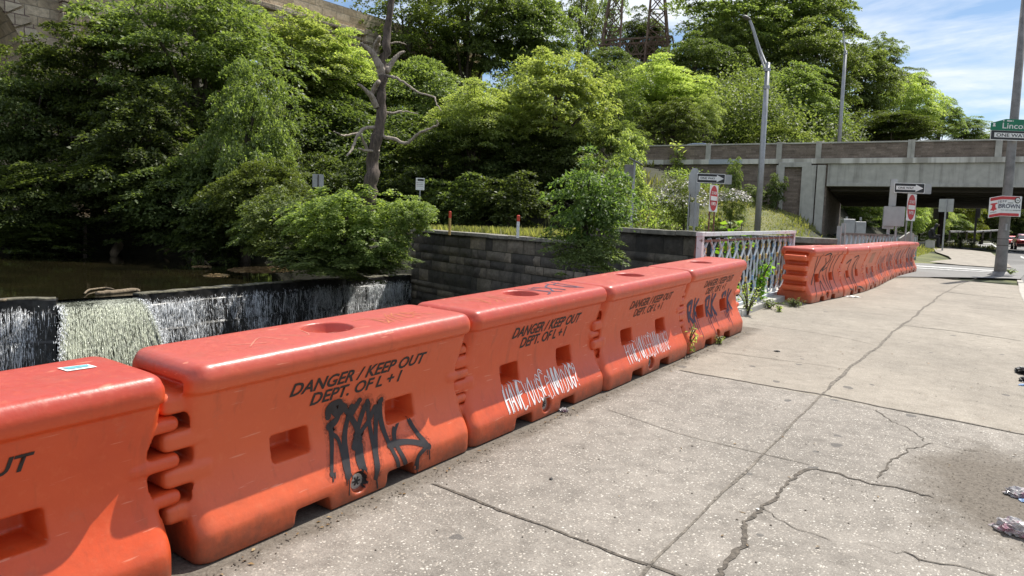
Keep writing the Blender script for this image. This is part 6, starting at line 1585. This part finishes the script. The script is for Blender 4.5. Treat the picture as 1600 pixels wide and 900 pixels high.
lattice((L0[0], 0), L1, 2.0, .55, 9, 'mast', .24); lattice((R0[0], 0), R1_, 2.4, .5, 9, 'mast', .24)
xa, za_ = toL(924, 68); xb, zb_2 = toL(1046, 62); mb = MB()
for y in (-1.3, 1.3):
    mb.bar((xa, y, za_), (xb, y, zb_2), .26); mb.bar((xa+1, y, za_-2.0), (xb-1, y, zb_2-2.4), .2)
    for k in range(8):
        t0, t1 = k/8, (k+1)/8; P0 = Vector((xa, y, za_)).lerp(Vector((xb, y, zb_2)), t0); P1 = Vector((xa+1, y, za_-2)).lerp(Vector((xb-1, y, zb_2-2.4)), t1); P2 = Vector((xa+1, y, za_-2)).lerp(Vector((xb-1, y, zb_2-2.4)), t0); P3 = Vector((xa, y, za_)).lerp(Vector((xb, y, zb_2)), t1)
        mb.bar(P0, P1, .13); mb.bar(P2, P3, .13)
mb.bar((xa, -1.3, za_), (xa-1.2, -1.3, za_-5), .2); mb.bar((xb, -1.3, zb_2), (xb+.9, -1.3, zb_2-5), .2); mb.build('cross_frame', M['rust'], tower)
for k, (x0, x1) in enumerate(((1055, 1092), (1066, 1103), (1016, 1040))):
    p = at(x0, -40, 100); q = at(x1, 26, 170); mb = MB(); mb.tube([p, p.lerp(q, .5)-Vector((0, 0, .6)), q], .035, 5); tag(mb.build('power_line', M['beam_dark']), ('power line leftmost over the steel tower', 'power line over the right hill, middle of three', 'power line over the right hill, rightmost')[(1, 2, 0)[k]], 'wire')

# ------------------------------------------------------------------ litter and grit
def crumple(name, label, p, sx, sy, sz, seed, m):
    from mathutils import noise
    r = np.random.default_rng(seed); bm = bmesh.new(); bmesh.ops.create_icosphere(bm, subdivisions=4 if sx > .03 else 2, radius=1)
    o_ = Vector(r.uniform(-50, 50, 3))
    for v in bm.verts:
        n_ = v.co.copy(); q = n_*1.6 + o_
        k = .72 + .55*noise.ridged_multi_fractal(q, .9, 2.2, 4, .8, 1.6)*.45 + .35*noise.noise(n_*3.3 + o_) + .18*noise.noise(n_*8 + o_)
        d = noise.noise_vector(n_*2.2 + o_)*.28
        x, y, z = (n_.x + d.x)*sx*k, (n_.y + d.y)*sy*k, (n_.z + d.z)*sz*k
        v.co = Vector((x, y, max(z, -sz*.45) + sz*.45))
    me = bpy.data.meshes.new(name); bm.to_mesh(me); bm.free(); o = link(name, me, m, None, False, p); o.rotation_euler.z = r.uniform(0, 3); return tag(o, label, 'litter')
up_ = lambda p, h: Vector((p.x, p.y, p.z+h))
crumple('plastic_bag', 'crumpled clear plastic bag with pink print, nearest on the dirt', up_(gpt(1582, 832), 0), .105, .075, .055, 1, M['litter'])
crumple('plastic_bag', 'crumpled clear plastic scrap farther back on the dirt', up_(gpt(1592, 775), 0), .085, .055, .035, 2, M['litter'])
crumple('paper_scrap', 'small blue scrap beside the farther plastic scrap', up_(gpt(1600, 783), 0), .035, .03, .008, 3, M['litter_blue'])
crumple('rubber_shred', 'black shredded rubber lying by the kerb at right', up_(gpt(1603, 583), 0), .10, .17, .045, 4, M['litter_black'])
crumple('rubber_shred', 'smaller black shred behind the larger one by the kerb', up_(gpt(1606, 596), 0), .09, .07, .035, 5, M['litter_black'])
crumple('paper_scrap', 'light blue scrap under the black shredded rubber', up_(gpt(1598, 602), 0), .05, .03, .01, 6, M['litter_blue'])
crumple('paper_scrap', 'white scrap by the foot of the far barrier row', up_(gpt(1331, 464.5), 0), .14, .07, .02, 7, M['litter_white'])
crumple('paper_scrap', 'tiny white chip in the wide pavement crack', up_(gpt(1184, 797), .005), .012, .010, .004, 8, M['litter_white'])
crumple('pebble', 'single dark pebble on the pavement in front of the white-tagged barrier', up_(gpt(861, 749), 0), .016, .013, .008, 9, M['litter_black'])
crumple('pebble', 'dark lump on the pale far slab right of the railing', up_(gpt(1214, 549.5), 0), .035, .02, .012, 10, M['litter_black'])
crumple('plastic_bag', 'small clear wrapper under the barrier with the bold white question', up_(gpt(880, 643), 0), .045, .03, .02, 12, M['litter'])
crumple('twig', 'small brown stick beside the wide pavement crack', up_(gpt(1160, 801), 0), .022, .005, .003, 11, M['dryleaf'])
rng = np.random.default_rng(31)
def chips(n, xyf, s0, s1, flat):
    V, Q = [], []
    for i in range(n):
        x, y = xyf(); z = gzf(x, y)+.003; s = rng.uniform(s0, s1); a = rng.uniform(0, 6.28); b = len(V)
        for k in range(4): V.append((x + s*math.cos(a+k*1.571)*rng.uniform(.6, 1.2), y + s*.7*math.sin(a+k*1.571)*rng.uniform(.6, 1.2), z))
        V.append((x, y, z + s*flat)); Q += [(b, b+1, b+4), (b+1, b+2, b+4), (b+2, b+3, b+4), (b+3, b, b+4)]
    return np.array(V), np.array(Q)
def near_kerb():
    a = rng.normal(0, 1, 2); return DIRT.x + a[0]*.42, DIRT.y + a[1]*.7
V1, Q1 = chips(900, near_kerb, .0015, .007, .6)
V2, Q2 = chips(650, lambda: (-2.86 + abs(rng.normal(0, .05)) + .02, rng.uniform(.4, 9.2)), .002, .009, .5)
V3, Q3 = chips(260, lambda: (rng.uniform(-2.7, .2), rng.uniform(1.6, 12)), .003, .011, .4)
V = np.concatenate([V1, V2, V3]); Q = np.concatenate([Q1, Q2+len(V1), Q3+len(V1)+len(V2)])
tag(link('grit', np_mesh('grit', V, Q), M['grit']), 'dark grit scattered on the pavement', 'grit', None, 'stuff')
n = 170; X = -2.87 + np.abs(rng.normal(0, .06, n)); Y = rng.uniform(.4, 9.2, n); X = np.where(rng.random(n) < .3, rng.uniform(-2.7, .2, n), X); Pp = np.stack([X, Y, gz(X, Y)+.006], -1)
T_ = rng.normal(0, 1, (n, 3)); T_[:, 2] *= .15; N_ = rng.normal(0, .25, (n, 3)) + np.array((0, 0, 1.)); V, Q = leaf_arrays(Pp, T_, N_, rng.uniform(.012, .035, n), .5, .1)
tag(link('dry_leaves', np_mesh('dry_leaves', V, Q), M['dryleaf']), 'dry leaf bits gathered along the barrier feet', 'leaf litter', None, 'stuff')
